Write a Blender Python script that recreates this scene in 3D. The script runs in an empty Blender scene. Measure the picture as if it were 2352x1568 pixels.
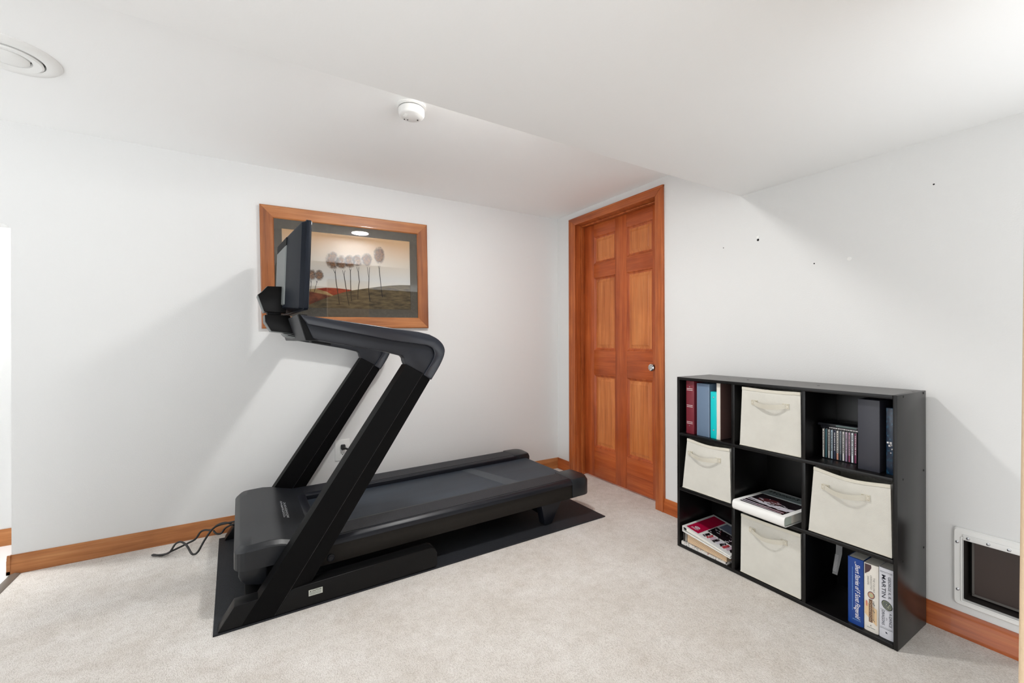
import bpy, bmesh, math, random
from mathutils import Vector, Matrix
random.seed(7)
C = bpy.context.scene.collection
scene = bpy.context.scene

# ------------------------------------------------------------------ camera
YAW = 1.0276; ROLL = -0.0022; FPX = 982.6
fw = Vector((math.cos(YAW), math.sin(YAW), 0)); rt = Vector((math.sin(YAW), -math.cos(YAW), 0)); up = Vector((0, 0, 1))
r3 = rt*math.cos(ROLL) + up*math.sin(ROLL); u3 = up*math.cos(ROLL) - rt*math.sin(ROLL)
cd = bpy.data.cameras.new('camera'); cam = bpy.data.objects.new('camera', cd); C.objects.link(cam)
m = Matrix.Identity(4)
for i in range(3):
    m[i][0] = r3[i]; m[i][1] = u3[i]; m[i][2] = -fw[i]
m[2][3] = 1.10
cam.matrix_world = m
cd.sensor_width = 36.0; cd.lens = FPX/2352*36; cd.shift_y = -(784-780.82)/2352; cd.clip_start = 0.02
scene.camera = cam

# ------------------------------------------------------------------ world, exposure
w = bpy.data.worlds.new('world'); scene.world = w; w.use_nodes = True
# added fill through the open side: strong from the left, brighter below the horizon
wn, wk = w.node_tree.nodes, w.node_tree.links
bg = wn['Background']; bg.inputs[0].default_value = (0.965, 0.985, 1.0, 1)
tcw = wn.new('ShaderNodeTexCoord'); sxw = wn.new('ShaderNodeSeparateXYZ'); wk.new(tcw.outputs['Generated'], sxw.inputs[0])
def mth(op, a, b):
    m_ = wn.new('ShaderNodeMath'); m_.operation = op
    for k, v in enumerate((a, b)):
        if hasattr(v, 'is_linked'): wk.new(v, m_.inputs[k])
        else: m_.inputs[k].default_value = v
    return m_.outputs[0]
def sstep(v, a, b, c, d):
    m_ = wn.new('ShaderNodeMapRange'); m_.interpolation_type = 'SMOOTHSTEP'
    for k, q in enumerate((a, b, c, d)): m_.inputs[k+1].default_value = q
    wk.new(v, m_.inputs[0]); return m_.outputs[0]
side = mth('SUBTRACT', sxw.outputs['Y'], sxw.outputs['X'])
G_LEFT, G_BACK, U_LEFT, U_BACK = 1.25, 2.65, 2.7, 0.15
low_fill = sstep(side, -0.4, 0.4, G_BACK, G_LEFT); upper = sstep(side, -0.4, 0.4, U_BACK, U_LEFT)
low = sstep(sxw.outputs['Z'], -0.08, 0.08, 1.0, 0.0)
wk.new(mth('ADD', mth('MULTIPLY', low, low_fill), mth('MULTIPLY', mth('SUBTRACT', 1.0, low), upper)), bg.inputs[1])
LAMP_MAIN = 350.0      # emission of the recessed lamp's lens
LAMP_HALL = 450.0
vs = scene.view_settings
vs.view_transform = 'Standard'; vs.look = 'None'; vs.gamma = 1.0; vs.exposure = 0.0; vs.use_curve_mapping = False
scene.cycles.use_denoising = True
scene.cycles.max_bounces = 10; scene.cycles.diffuse_bounces = 6
scene.cycles.sample_clamp_indirect = 30.0

# ------------------------------------------------------------------ materials
def lin(c):
    c = c/255.0
    return c/12.92 if c <= 0.04045 else ((c+0.055)/1.055)**2.4
def rgb(r, g, b): return (lin(r), lin(g), lin(b), 1.0)

def mat(name, col, rough=0.5, metal=0.0, spec=0.5, emit=0.0, coat=0.0):
    mt = bpy.data.materials.new(name); mt.use_nodes = True
    b = mt.node_tree.nodes['Principled BSDF']
    b.inputs['Base Color'].default_value = col; b.inputs['Roughness'].default_value = rough
    b.inputs['Metallic'].default_value = metal; b.inputs['Specular IOR Level'].default_value = spec
    b.inputs['Coat Weight'].default_value = coat
    if emit:
        b.inputs['Emission Color'].default_value = col; b.inputs['Emission Strength'].default_value = emit
    return mt
def nodes(mt): return mt.node_tree.nodes, mt.node_tree.links, mt.node_tree.nodes['Principled BSDF']
def coords(mt, scale=(1, 1, 1), rot=(0, 0, 0)):
    n, l, b = nodes(mt)
    tc = n.new('ShaderNodeTexCoord'); mp = n.new('ShaderNodeMapping')
    mp.inputs['Scale'].default_value = scale; mp.inputs['Rotation'].default_value = rot
    l.new(tc.outputs['Object'], mp.inputs['Vector']); return mp.outputs['Vector']
def noise(mt, vec, scale, detail=4, rough=0.55):
    n, l, b = nodes(mt); t = n.new('ShaderNodeTexNoise')
    t.inputs['Scale'].default_value = scale; t.inputs['Detail'].default_value = detail; t.inputs['Roughness'].default_value = rough
    l.new(vec, t.inputs['Vector']); return t.outputs['Fac']
def ramp(mt, fac, stops):
    n, l, b = nodes(mt); r = n.new('ShaderNodeValToRGB'); e = r.color_ramp.elements
    while len(e) < len(stops): e.new(0.5)
    for k, (p, c) in enumerate(stops): e[k].position = p; e[k].color = c
    l.new(fac, r.inputs['Fac']); return r.outputs['Color']
def bump(mt, h, strength, dist):
    n, l, b = nodes(mt); bp = n.new('ShaderNodeBump')
    bp.inputs['Strength'].default_value = strength; bp.inputs['Distance'].default_value = dist
    l.new(h, bp.inputs['Height']); l.new(bp.outputs['Normal'], b.inputs['Normal'])
def mixc(mt, a, b_, fac, mode='MULTIPLY'):
    n, l, b = nodes(mt); x = n.new('ShaderNodeMix'); x.data_type = 'RGBA'; x.blend_type = mode
    for s, v in ((x.inputs[0], fac), (x.inputs[6], a), (x.inputs[7], b_)):
        if hasattr(v, 'is_linked'): l.new(v, s)
        else: s.default_value = v
    return x.outputs[2]
def setc(mt, c):
    n, l, b = nodes(mt); l.new(c, b.inputs['Base Color'])

def paint(name, col, size=170, st=0.25):
    mt = mat(name, col, 0.75, spec=0.25); v = coords(mt); h = noise(mt, v, size, 3)
    bump(mt, h, st, 0.002); return mt
M = {}
M['wall'] = paint('wall_paint', (0.755, 0.758, 0.752, 1))
M['ceil'] = paint('ceiling_paint', (0.92, 0.925, 0.92, 1), 120, 0.15)
M['beige'] = paint('warm_lit_orange_peel_paint', rgb(226, 200, 168), 220, 0.5)  # warm light on the near wall end is put into its colour
M['tile'] = mat('white_tile', (0.8, 0.8, 0.8, 1), 0.25)

def carpet():
    mt = mat('carpet_loop', (0.6, 0.55, 0.5, 1), 0.95, spec=0.05); n, l, b = nodes(mt)
    v = coords(mt)
    big = noise(mt, v, 3.6, 5, 0.62); mid = noise(mt, v, 22, 3); fine = noise(mt, v, 340, 2, 0.7)
    v2 = coords(mt, (290, 190, 1), (0, 0, 0.15))
    vo = n.new('ShaderNodeTexVoronoi'); vo.inputs['Scale'].default_value = 1.0; l.new(v2, vo.inputs['Vector'])
    c1 = ramp(mt, big, [(0.34, (0.735, 0.695, 0.65, 1)), (0.66, (0.83, 0.805, 0.775, 1))])
    c2 = ramp(mt, vo.outputs['Distance'], [(0.2, (1, 1, 1, 1)), (0.85, (0.80, 0.785, 0.77, 1))])
    c3 = ramp(mt, fine, [(0.30, (0.40, 0.37, 0.34, 1)), (0.41, (1, 1, 1, 1))])
    c4 = ramp(mt, mid, [(0.3, (0.9, 0.89, 0.88, 1)), (0.65, (1, 1, 1, 1))])
    setc(mt, mixc(mt, mixc(mt, mixc(mt, c1, c2, 1.0), c3, 0.85), c4, 1.0))
    ad = n.new('ShaderNodeMath'); ad.operation = 'SUBTRACT'; l.new(fine, ad.inputs[0]); l.new(vo.outputs['Distance'], ad.inputs[1])
    bump(mt, ad.outputs[0], 0.5, 0.0025)
    return mt
M['carpet'] = carpet()

def wood(name, cols, axis, rough=0.38, stretch=16.0, seed=0.0, coat=0.15):
    mt = mat(name, cols[1], rough, spec=0.4, coat=coat); n, l, b = nodes(mt)
    sc = [stretch]*3; sc['xyz'.index(axis)] = 0.9
    v = coords(mt, tuple(sc)); mp = v.node; mp.inputs['Location'].default_value = (seed, seed*1.7, seed*0.6)
    g = noise(mt, v, 1.6, 6, 0.62)
    sc2 = [90.0]*3; sc2['xyz'.index(axis)] = 3.0
    f = noise(mt, coords(mt, tuple(sc2)), 1.5, 3)
    c = ramp(mt, g, [(0.28, cols[0]), (0.5, cols[1]), (0.72, cols[2])])
    c2 = ramp(mt, f, [(0.3, (0.8, 0.76, 0.72, 1)), (0.6, (1, 1, 1, 1))])
    v3 = coords(mt, (5, 5, 5)); k = noise(mt, v3, 1.0, 2)
    c3 = ramp(mt, k, [(0.3, (0.86, 0.82, 0.8, 1)), (0.6, (1, 1, 1, 1))])
    setc(mt, mixc(mt, mixc(mt, c, c2, 0.8), c3, 1.0)); bump(mt, f, 0.06, 0.001); return mt
DOORC = [rgb(150, 66, 28), rgb(184, 90, 42), rgb(204, 112, 58)]
DPAN = [rgb(176, 96, 46), rgb(206, 122, 64), rgb(220, 142, 82)]
TRIMC = [rgb(150, 72, 32), rgb(184, 98, 48), rgb(204, 122, 66)]
BASEC = [rgb(150, 92, 48), rgb(186, 122, 72), rgb(206, 148, 96)]
FRC = [rgb(140, 84, 44), rgb(180, 114, 64), rgb(198, 138, 88)]
for ax in 'xyz':
    M['door_'+ax] = wood('stained_pine_'+ax, DOORC, ax)
    M['trim_'+ax] = wood('stained_trim_'+ax, TRIMC, ax, seed=3.1)
    M['base_'+ax] = wood('pine_baseboard_'+ax, BASEC, ax, seed=5.3)
    M['frame_'+ax] = wood('oak_frame_'+ax, FRC, ax, seed=8.2, stretch=22)
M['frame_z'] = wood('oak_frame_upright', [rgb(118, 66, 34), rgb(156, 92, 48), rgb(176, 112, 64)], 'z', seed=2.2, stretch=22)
M['dpanel'] = wood('stained_pine_panel', DPAN, 'z', seed=11.0)

def speckle(name, col, rough, sc, amt, st, dist, spec=0.5, light=None):
    mt = mat(name, col, rough, spec=spec); v = coords(mt); f = noise(mt, v, sc, 3, 0.7)
    hi = light or tuple(min(1, c*amt) for c in col[:3])+(1,)
    setc(mt, ramp(mt, f, [(0.45, col), (0.75, hi)])); bump(mt, f, st, dist); return mt
M['black'] = speckle('black_powder_coat', rgb(12, 12, 13), 0.5, 240, 1.4, 0.08, 0.001, 0.08)
M['blackm'] = mat('matte_black_plastic', rgb(12, 12, 13), 0.5, spec=0.12)
M['plastic'] = mat('dark_blue_grey_plastic', rgb(24, 26, 33), 0.38, spec=0.35)
M['hood'] = mat('charcoal_hood_plastic', rgb(31, 33, 37), 0.36, spec=0.4)
M['side'] = mat('brown_black_side_panel', rgb(36, 33, 30), 0.55, spec=0.2)
M['gloss'] = mat('gloss_black', rgb(9, 8, 8), 0.35, spec=0.15)
M['greyp'] = mat('grey_plastic', rgb(112, 116, 115), 0.5)
M['gripp'] = mat('satin_grip_plastic', rgb(27, 30, 39), 0.27, spec=0.5)
M['dkgrey'] = mat('dark_grey_plastic', rgb(46, 47, 49), 0.45, spec=0.35)
M['blackrail'] = speckle('black_rail_coat', rgb(13, 13, 14), 0.36, 240, 1.5, 0.06, 0.001, 0.22)
M['screenback'] = mat('blue_black_plastic', rgb(19, 24, 33), 0.45, spec=0.16)
M['glassblk'] = mat('screen_glass', rgb(8, 8, 10), 0.05)
M['silver'] = mat('silver', rgb(200, 202, 206), 0.25, metal=0.9)
M['chrome'] = mat('chrome', rgb(215, 215, 215), 0.12, metal=1.0)
M['mat'] = speckle('rubber_mat', rgb(28, 30, 34), 0.58, 420, 3.6, 0.5, 0.002, 0.35)
M['rubber'] = mat('black_rubber', rgb(20, 19, 18), 0.5)
def belt():
    mt = mat('running_belt', rgb(56, 62, 70), 0.52); n, l, b = nodes(mt)
    v = coords(mt, (1, 1, 1), (0, 0, 0.78)); wv = n.new('ShaderNodeTexWave'); wv.inputs['Scale'].default_value = 75
    l.new(v, wv.inputs['Vector']); f = noise(mt, coords(mt, (0.4, 3, 1)), 3, 3)
    setc(mt, ramp(mt, f, [(0.3, rgb(36, 43, 52)), (0.7, rgb(50, 59, 70))])); bump(mt, wv.outputs['Fac'], 0.25, 0.001); return mt
M['belt'] = belt()
def ribs():
    mt = mat('ribbed_rail', rgb(40, 42, 50), 0.5); n, l, b = nodes(mt)
    v = coords(mt); wv = n.new('ShaderNodeTexWave'); wv.inputs['Scale'].default_value = 55; wv.bands_direction = 'X'
    l.new(v, wv.inputs['Vector'])
    w2 = n.new('ShaderNodeTexWave'); w2.inputs['Scale'].default_value = 40; w2.bands_direction = 'Y'; l.new(v, w2.inputs['Vector'])
    mx = n.new('ShaderNodeMath'); mx.operation = 'MAXIMUM'; l.new(wv.outputs['Fac'], mx.inputs[0]); l.new(w2.outputs['Fac'], mx.inputs[1])
    setc(mt, ramp(mt, mx.outputs[0], [(0.5, rgb(13, 14, 17)), (0.9, rgb(29, 31, 40))])); bump(mt, mx.outputs[0], 0.6, 0.002); return mt
M['ribs'] = ribs()
M['shelf'] = speckle('black_laminate', rgb(14, 13, 13), 0.30, 60, 1.12, 0.02, 0.001, 0.35)
M['hole'] = mat('dark_hole', rgb(8, 8, 8), 0.9)
def canvas(name, col):
    mt = mat(name, col, 0.9, spec=0.1); v = coords(mt); a = noise(mt, v, 9, 4); f = noise(mt, v, 420, 2)
    c = ramp(mt, a, [(0.3, tuple(x*0.93 for x in col[:3])+(1,)), (0.6, col)])
    setc(mt, c); n, l, b = nodes(mt); ad = n.new('ShaderNodeMath'); ad.operation = 'MULTIPLY_ADD'
    l.new(a, ad.inputs[0]); ad.inputs[1].default_value = 3.0; l.new(f, ad.inputs[2]); bump(mt, ad.outputs[0], 0.35, 0.003); return mt
M['canvas'] = canvas('cream_canvas', rgb(213, 211, 203))
M['strap'] = canvas('cream_webbing', rgb(216, 212, 199))
M['stitch'] = mat('stitch_thread', rgb(170, 158, 132), 0.9)
M['white'] = mat('white_plastic', rgb(236, 236, 234), 0.4)
M['whitep'] = mat('white_vinyl', rgb(238, 238, 236), 0.3)
M['paper'] = mat('paper', rgb(236, 233, 224), 0.9)
M['wirevis'] = mat('grey_slot', rgb(90, 90, 88), 0.8)

# ------------------------------------------------------------------ mesh builder
class MB:
    def __init__(s): s.bm = bmesh.new(); s.mi = 0
    def face(s, vs_, mi=None):
        vv = [v if isinstance(v, bmesh.types.BMVert) else s.bm.verts.new(v) for v in vs_]
        try:
            f = s.bm.faces.new(vv); f.material_index = s.mi if mi is None else mi; return f
        except ValueError: return None
    def box(s, x0, x1, y0, y1, z0, z1, mi=None):
        v = [s.bm.verts.new((x, y, z)) for x in (x0, x1) for y in (y0, y1) for z in (z0, z1)]
        for q in ((0, 1, 3, 2), (4, 6, 7, 5), (0, 4, 5, 1), (2, 3, 7, 6), (0, 2, 6, 4), (1, 5, 7, 3)): s.face([v[i] for i in q], mi)
        return s
    def prism(s, poly, a, b, axis='y', mi=None):
        """poly of 2-D points; axis 'y': (x,z) swept along y; 'z': (x,y) along z; 'x': (y,z) along x"""
        def P(p, t): return {'y': (p[0], t, p[1]), 'z': (p[0], p[1], t), 'x': (t, p[0], p[1])}[axis]
        A = [s.bm.verts.new(P(p, a)) for p in poly]; B = [s.bm.verts.new(P(p, b)) for p in poly]
        s.face(A, mi); s.face(B[::-1], mi); n = len(poly)
        for i in range(n): s.face([A[i], B[i], B[(i+1) % n], A[(i+1) % n]], mi)
        return s
    def loft(s, rings, cap=True, mi=None, closed=True):
        R = [[s.bm.verts.new(p) for p in r] for r in rings]; n = len(R[0])
        for a, b in zip(R, R[1:]):
            for i in range(n if closed else n-1): s.face([a[i], a[(i+1) % n], b[(i+1) % n], b[i]], mi)
        if cap: s.face(R[0][::-1], mi); s.face(R[-1], mi)
        return s
    def cyl(s, c, r, h, axis='z', n=24, mi=None, r2=None):
        c = Vector(c); r2 = r if r2 is None else r2; A = []; B = []
        for k in range(n):
            t = 2*math.pi*k/n; d = (math.cos(t), math.sin(t))
            def P(rr, hh): return {'z': (c.x+d[0]*rr, c.y+d[1]*rr, c.z+hh), 'x': (c.x+hh, c.y+d[0]*rr, c.z+d[1]*rr), 'y': (c.x+d[0]*rr, c.y+hh, c.z+d[1]*rr)}[axis]
            A.append(P(r, 0)); B.append(P(r2, h))
        return s.loft([A, B], mi=mi)
    def lathe(s, c, prof, axis='z', n=40, mi=None, solid=False):
        c = Vector(c); rings = []
        for r, h in prof:
            ring = []
            for k in range(n):
                t = 2*math.pi*k/n; a, b = math.cos(t)*r, math.sin(t)*r
                ring.append({'z': (c.x+a, c.y+b, c.z+h), 'x': (c.x+h, c.y+a, c.z+b), 'y': (c.x+a, c.y+h, c.z+b)}[axis])
            rings.append(ring)
        for ring, (r, h) in ((rings[0], prof[0]), (rings[-1], prof[-1])):
            if r < 0.006 or solid: s.face([s.bm.verts.new(p) for p in ring], mi)
        return s.loft(rings, cap=False, mi=mi)
    def tube(s, pts, r, n=8, sub=6, mi=None):
        P = [Vector(p) for p in pts]; Q = []
        for i in range(len(P)-1):
            p0, p1, p2, p3 = P[max(i-1, 0)], P[i], P[i+1], P[min(i+2, len(P)-1)]
            for k in range(sub):
                t = k/sub
                Q.append(0.5*((2*p1)+(p2-p0)*t+(2*p0-5*p1+4*p2-p3)*t*t+(3*p1-p0-3*p2+p3)*t**3))
        Q.append(P[-1]); rings = []
        for i, q in enumerate(Q):
            d = (Q[min(i+1, len(Q)-1)]-Q[max(i-1, 0)]).normalized()
            a = d.cross(Vector((0.13, 0.21, 0.97))).normalized(); b = d.cross(a)
            rings.append([tuple(q+a*math.cos(2*math.pi*k/n)*r+b*math.sin(2*math.pi*k/n)*r) for k in range(n)])
        return s.loft(rings, mi=mi)
    def warp(s, f):
        for v in s.bm.verts: v.co = Vector(f(*v.co))
        return s
    def build(s, name, mats, parent=None, bevel=0, seg=2, smooth=40, loc=None):
        bm = s.bm
        bmesh.ops.remove_doubles(bm, verts=bm.verts, dist=1e-6)
        bmesh.ops.recalc_face_normals(bm, faces=bm.faces)
        if bevel:
            ed = [e for e in bm.edges if len(e.link_faces) == 2 and e.calc_face_angle(0) > math.radians(28)]
            bmesh.ops.bevel(bm, geom=ed, offset=bevel, segments=seg, profile=0.5, affect='EDGES', clamp_overlap=True)
        me = bpy.data.meshes.new(name)
        for f in bm.faces: f.smooth = True
        bm.to_mesh(me); bm.free()
        me.set_sharp_from_angle(angle=math.radians(smooth))
        for mm in (mats if isinstance(mats, (list, tuple)) else [mats]): me.materials.append(mm)
        o = bpy.data.objects.new(name, me); C.objects.link(o)
        if loc: o.location = loc
        if parent: o.parent = parent
        return o
def tag(o, label=None, cat=None, group=None, kind=None):
    if label: o['label'] = label
    if cat: o['category'] = cat
    if group: o['group'] = group
    if kind: o['kind'] = kind
    return o
def empty(name, loc, label, cat, group=None, rz=0.0):
    o = bpy.data.objects.new(name, None); C.objects.link(o); o.location = loc; o.rotation_euler = (0, 0, rz)
    o.empty_display_size = 0.05
    return tag(o, label, cat, group)
def struct(o, label=None, cat=None): return tag(o, label, cat, kind='structure')
def rrect(x0, x1, y0, y1, r, n=6):
    out = []
    for cx, cy, a0 in ((x1-r, y1-r, 0), (x0+r, y1-r, 90), (x0+r, y0+r, 180), (x1-r, y0+r, 270)):
        for k in range(n+1):
            a = math.radians(a0+90*k/n); out.append((cx+r*math.cos(a), cy+r*math.sin(a)))
    return out
def text(name, s, mtl, parent, origin, ex, ey, size, lift=0.0006, shear=0.0, width=None, align='LEFT', spacing=1.0, thick=0.0):
    """flat lettering: origin + x*ex + y*ey, letters 'size' high"""
    cu = bpy.data.curves.new(name, 'FONT'); cu.body = s; cu.size = 1.0; cu.shear = shear; cu.align_x = align; cu.space_character = spacing
    cu.resolution_u = 3; cu.offset = thick
    t = bpy.data.objects.new(name, cu); C.objects.link(t)
    dg = bpy.context.evaluated_depsgraph_get(); me = bpy.data.meshes.new_from_object(t.evaluated_get(dg))
    bpy.data.objects.remove(t); bpy.data.curves.remove(cu)
    xs = [v.co.x for v in me.vertices]; W = (max(xs)-min(xs)) or 1; x0 = min(xs)
    ex = Vector(ex); ey = Vector(ey); n = ex.cross(ey); kx = size/0.7 if width is None else width/W
    for v in me.vertices:
        x = (v.co.x-(x0 if align == 'LEFT' else 0))*kx; y = v.co.y*size/0.7
        v.co = Vector(origin)+ex*x+ey*y+n*lift
    me.materials.clear(); me.materials.append(mtl); me.name = name
    o = bpy.data.objects.new(name, me); C.objects.link(o); o.parent = parent
    return o

# ------------------------------------------------------------------ room shell
XW, YW, ZC, ZS, YS = 2.247, 2.958, 2.14, 1.873, 1.34
XE = -0.983
def wall_cells(mb, axis, pos, thick, a0, a1, z0, z1, holes):
    As = sorted({a0, a1, *[h[0] for h in holes], *[h[1] for h in holes]}); Zs = sorted({z0, z1, *[h[2] for h in holes], *[h[3] for h in holes]})
    for i in range(len(As)-1):
        for j in range(len(Zs)-1):
            ca, cz = (As[i]+As[i+1])/2, (Zs[j]+Zs[j+1])/2
            if any(h[0] < ca < h[1] and h[2] < cz < h[3] for h in holes): continue
            if axis == 'x': mb.box(pos, pos+thick, As[i], As[i+1], Zs[j], Zs[j+1])
            else: mb.box(As[i], As[i+1], pos, pos+thick, Zs[j], Zs[j+1])
b = MB(); b.box(-0.952, 2.36, -0.6, YW, -0.03, 0.0)
struct(b.build('floor', M['carpet']), 'beige looped carpet floor', 'floor')
b = MB(); b.box(-3.0, -0.97, -0.6, 3.5, -0.03, -0.006)
struct(b.build('floor_hall', M['tile']), 'white tile floor past the carpet edge', 'floor')
b = MB(); b.prism([(-0.985, -0.006), (-0.945, -0.006), (-0.948, 0.004), (-0.965, 0.009), (-0.982, 0.004)], -0.6, YW-0.02, 'y')
struct(b.build('trim_1', mat('threshold_metal', rgb(120, 112, 104), 0.4, 0.3)), 'grey threshold strip between carpet and tile', 'threshold')
b = MB(); b.box(-3.4, 2.36, YS-0.1, 3.5, ZC, ZC+0.08)
struct(b.build('ceiling', M['ceil']), 'white raised ceiling along the picture wall', 'ceiling')
b = MB(); b.box(-3.4, 2.36, -0.75, YS, ZS, ZC+0.08)
struct(b.build('ceiling_soffit', M['ceil'], bevel=0.004, seg=2), 'white dropped ceiling on the right', 'ceiling')
b = MB(); b.box(XE, 2.36, YW, YW+0.115, -0.01, ZC)
HZ = 1.655
b.box(-2.3, XE, YW, YW+0.115, HZ, ZC); b.box(-3.4, -2.3, YW, YW+0.115, -0.01, ZC)
b.prism([(XE, HZ)]+[(XE-0.035+0.035*math.cos(a), HZ-0.035+0.035*math.sin(a)) for a in [math.radians(d) for d in (0, 18, 36, 54, 72, 90)]], YW, YW+0.115, 'y')
struct(b.build('wall_left', M['wall']), 'white wall with the framed picture', 'wall')
b = MB(); wall_cells(b, 'x', XW, 0.115, 0.0, YW+0.115, -0.01, ZC, [(1.882, 2.728, -0.01, 2.048), (0.262, 0.497, 0.132, 0.372)])
wr = struct(b.build('wall_right', M['wall']), 'white wall with the wooden door', 'wall')
b = MB()
for y, z, r in ((1.243, 1.618, 0.006), (1.434, 1.612, 0.0025), (0.983, 1.455, 0.003), (0.571, 1.697, 0.003)):
    b.cyl((XW-0.0006, y, z), r, 0.002, 'x', 12)
b.build('nail_hole', M['hole'], wr)
b = MB(); b.cyl((XW-0.003, 1.243, 1.632), 0.007, 0.004, 'x', 14); b.cyl((XW-0.002, 0.845, 1.455), 0.008, 0.003, 'x', 14); b.build('wall_anchor', M['white'], wr)
b = MB(); b.box(-3.4, 2.36, 3.41, 3.5, -0.01, ZC)
struct(b.build('wall_far', M['wall']), 'white hall wall past the opening', 'wall')
# near wall end at the right edge of the view (very slightly out of plumb)
b = MB(); dx, dy = 1.5316, 0.2435
px, py = 0.52*dx, 0.52*dy
b.box(0, 0.50, -0.115, 0, -0.01, ZS); b.warp(lambda x, y, z: (x+px, y+py-0.0095*(z-0.9), z))
struct(b.build('wall_near', M['beige'], bevel=0.006, seg=3), 'textured wall end at the right edge, beige from painted-in warm light', 'wall')

# baseboards
BH = 0.0885
BP = [(0, 0), (0.0135, 0), (0.0135, 0.016), (0.0115, 0.019), (0.0115, 0.064), (0.0085, 0.068), (0.0085, 0.074), (0.004, BH), (0, BH)]
def base_x(x0, x1, y, z0=0.0):   # faces -y
    return MB().prism([(y-d, z+z0) for d, z in BP], x0, x1, 'x')
def base_y(y0, y1, x):           # faces -x
    return MB().prism([(x-d, z) for d, z in BP], y0, y1, 'y')
o = base_x(XE-0.0135, XW, YW); o.prism([(XE-d, z) for d, z in BP], YW-0.0135, YW+0.115, 'y'); o = o.build('baseboard_left', M['base_x'])
struct(o, 'pine baseboard below the picture wall', 'baseboard')
struct(base_y(2.785, YW, XW).build('baseboard_right', M['trim_y']), 'short pine baseboard left of the door', 'baseboard')
struct(base_y(0.12, 1.835, XW).build('baseboard_front', M['trim_y']), 'pine baseboard right of the door', 'baseboard')
struct(base_x(-3.4, 2.3, 3.41, -0.006).build('baseboard_far', M['base_x']), 'pine baseboard in the hall', 'baseboard')

# ------------------------------------------------------------------ door
DY0, DY1, DZ = 1.900, 2.710, 2.030
CT = 0.016
def casing(b_, poly, mi=0): b_.prism(poly, XW-CT, XW, 'x', mi)
b = MB(); casing(b, [(DY1, -0.0), (2.785, -0.0), (2.785, 2.09), (DY1, 2.03)]); b.box(XW-CT-0.003, XW, 2.768, 2.785, 0, 2.073)
struct(b.build('trim_2', M['trim_z'], bevel=0.004), 'pine door casing on the hinge side', 'door casing')
b = MB(); casing(b, [(1.835, -0.0), (DY0, -0.0), (DY0, 2.03), (1.835, 2.09)]); b.box(XW-CT-0.003, XW, 1.835, 1.852, 0, 2.073)
struct(b.build('trim_3', M['trim_z'], bevel=0.004), 'pine door casing on the knob side', 'door casing')
b = MB(); casing(b, [(DY0, DZ), (DY1, DZ), (2.785, 2.09), (1.835, 2.09)]); b.box(XW-CT-0.003, XW, 1.835, 2.785, 2.073, 2.09)
struct(b.build('trim_4', M['trim_y'], bevel=0.004), 'pine head casing above the door', 'door casing')
b = MB(); b.box(XW, XW+0.115, DY1, 2.728, 0, 2.048); b.box(XW, XW+0.115, 1.882, DY0, 0, 2.048); b.box(XW, XW+0.115, DY0, DY1, DZ, 2.048)
b.box(XW+0.05, XW+0.083, DY1-0.011, DY1, 0, DZ); b.box(XW+0.05, XW+0.083, DY0, DY0+0.011, 0, DZ); b.box(XW+0.05, XW+0.083, DY0, DY1, DZ-0.011, DZ)
struct(b.build('trim_5', M['trim_z'], bevel=0.002), 'pine door jamb', 'door jamb')
XF = XW+0.085
b = MB()
for y0, y1 in ((DY0+0.004, 2.002), (2.244, 2.355), (2.592, DY1-0.004)): b.box(XF, XF+0.034, y0, y1, 0.012, DZ-0.004, 0)
for y0, y1 in ((2.002, 2.244), (2.355, 2.592)):
    for z0, z1 in ((0.012, 0.247), (0.825, 1.018), (1.595, 1.705), (1.925, DZ-0.004)): b.box(XF+0.0003, XF+0.034, y0, y1, z0, z1, 1)
b.box(XF+0.014, XF+0.034, DY0+0.006, DY1-0.006, 0.014, DZ-0.006, 0)
dr = struct(b.build('door_1', [M['door_z'], M['door_y']], bevel=0.0015), 'orange stained six-panel pine door', 'door')
for y0, y1 in ((2.355, 2.592), (2.002, 2.244)):
    for z0, z1 in ((0.247, 0.825), (1.018, 1.595), (1.705, 1.925)):
        rings = []
        for ins, d in ((0.0, 0.0), (0.004, 0.001), (0.010, 0.008), (0.016, 0.010), (0.020, 0.0115), (0.024, 0.0115), (0.044, 0.005), (0.046, 0.004)):
            x = XF+d; rings.append([(x, y0+ins, z0+ins), (x, y1-ins, z0+ins), (x, y1-ins, z1-ins), (x, y0+ins, z1-ins)])
        b = MB(); b.loft(rings[:5], cap=False, mi=1); b.loft(rings[4:], cap=False, mi=0); b.face(rings[-1], 0)
        b.build('door_panel', [M['dpanel'], M['door_z']], dr, smooth=20)
kn = MB(); kc = (XF, 1.960, 0.915)
kn.lathe(kc, [(0.031, 0.0), (0.031, -0.004), (0.026, -0.010), (0.012, -0.014), (0.0105, -0.032), (0.018, -0.040), (0.0255, -0.050), (0.0265, -0.060), (0.0235, -0.068), (0.016, -0.0705), (0.012, -0.066), (0.004, -0.0655), (0.002, -0.0655)], 'x', 32)
kn.build('door_knob', M['chrome'], dr)

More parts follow.
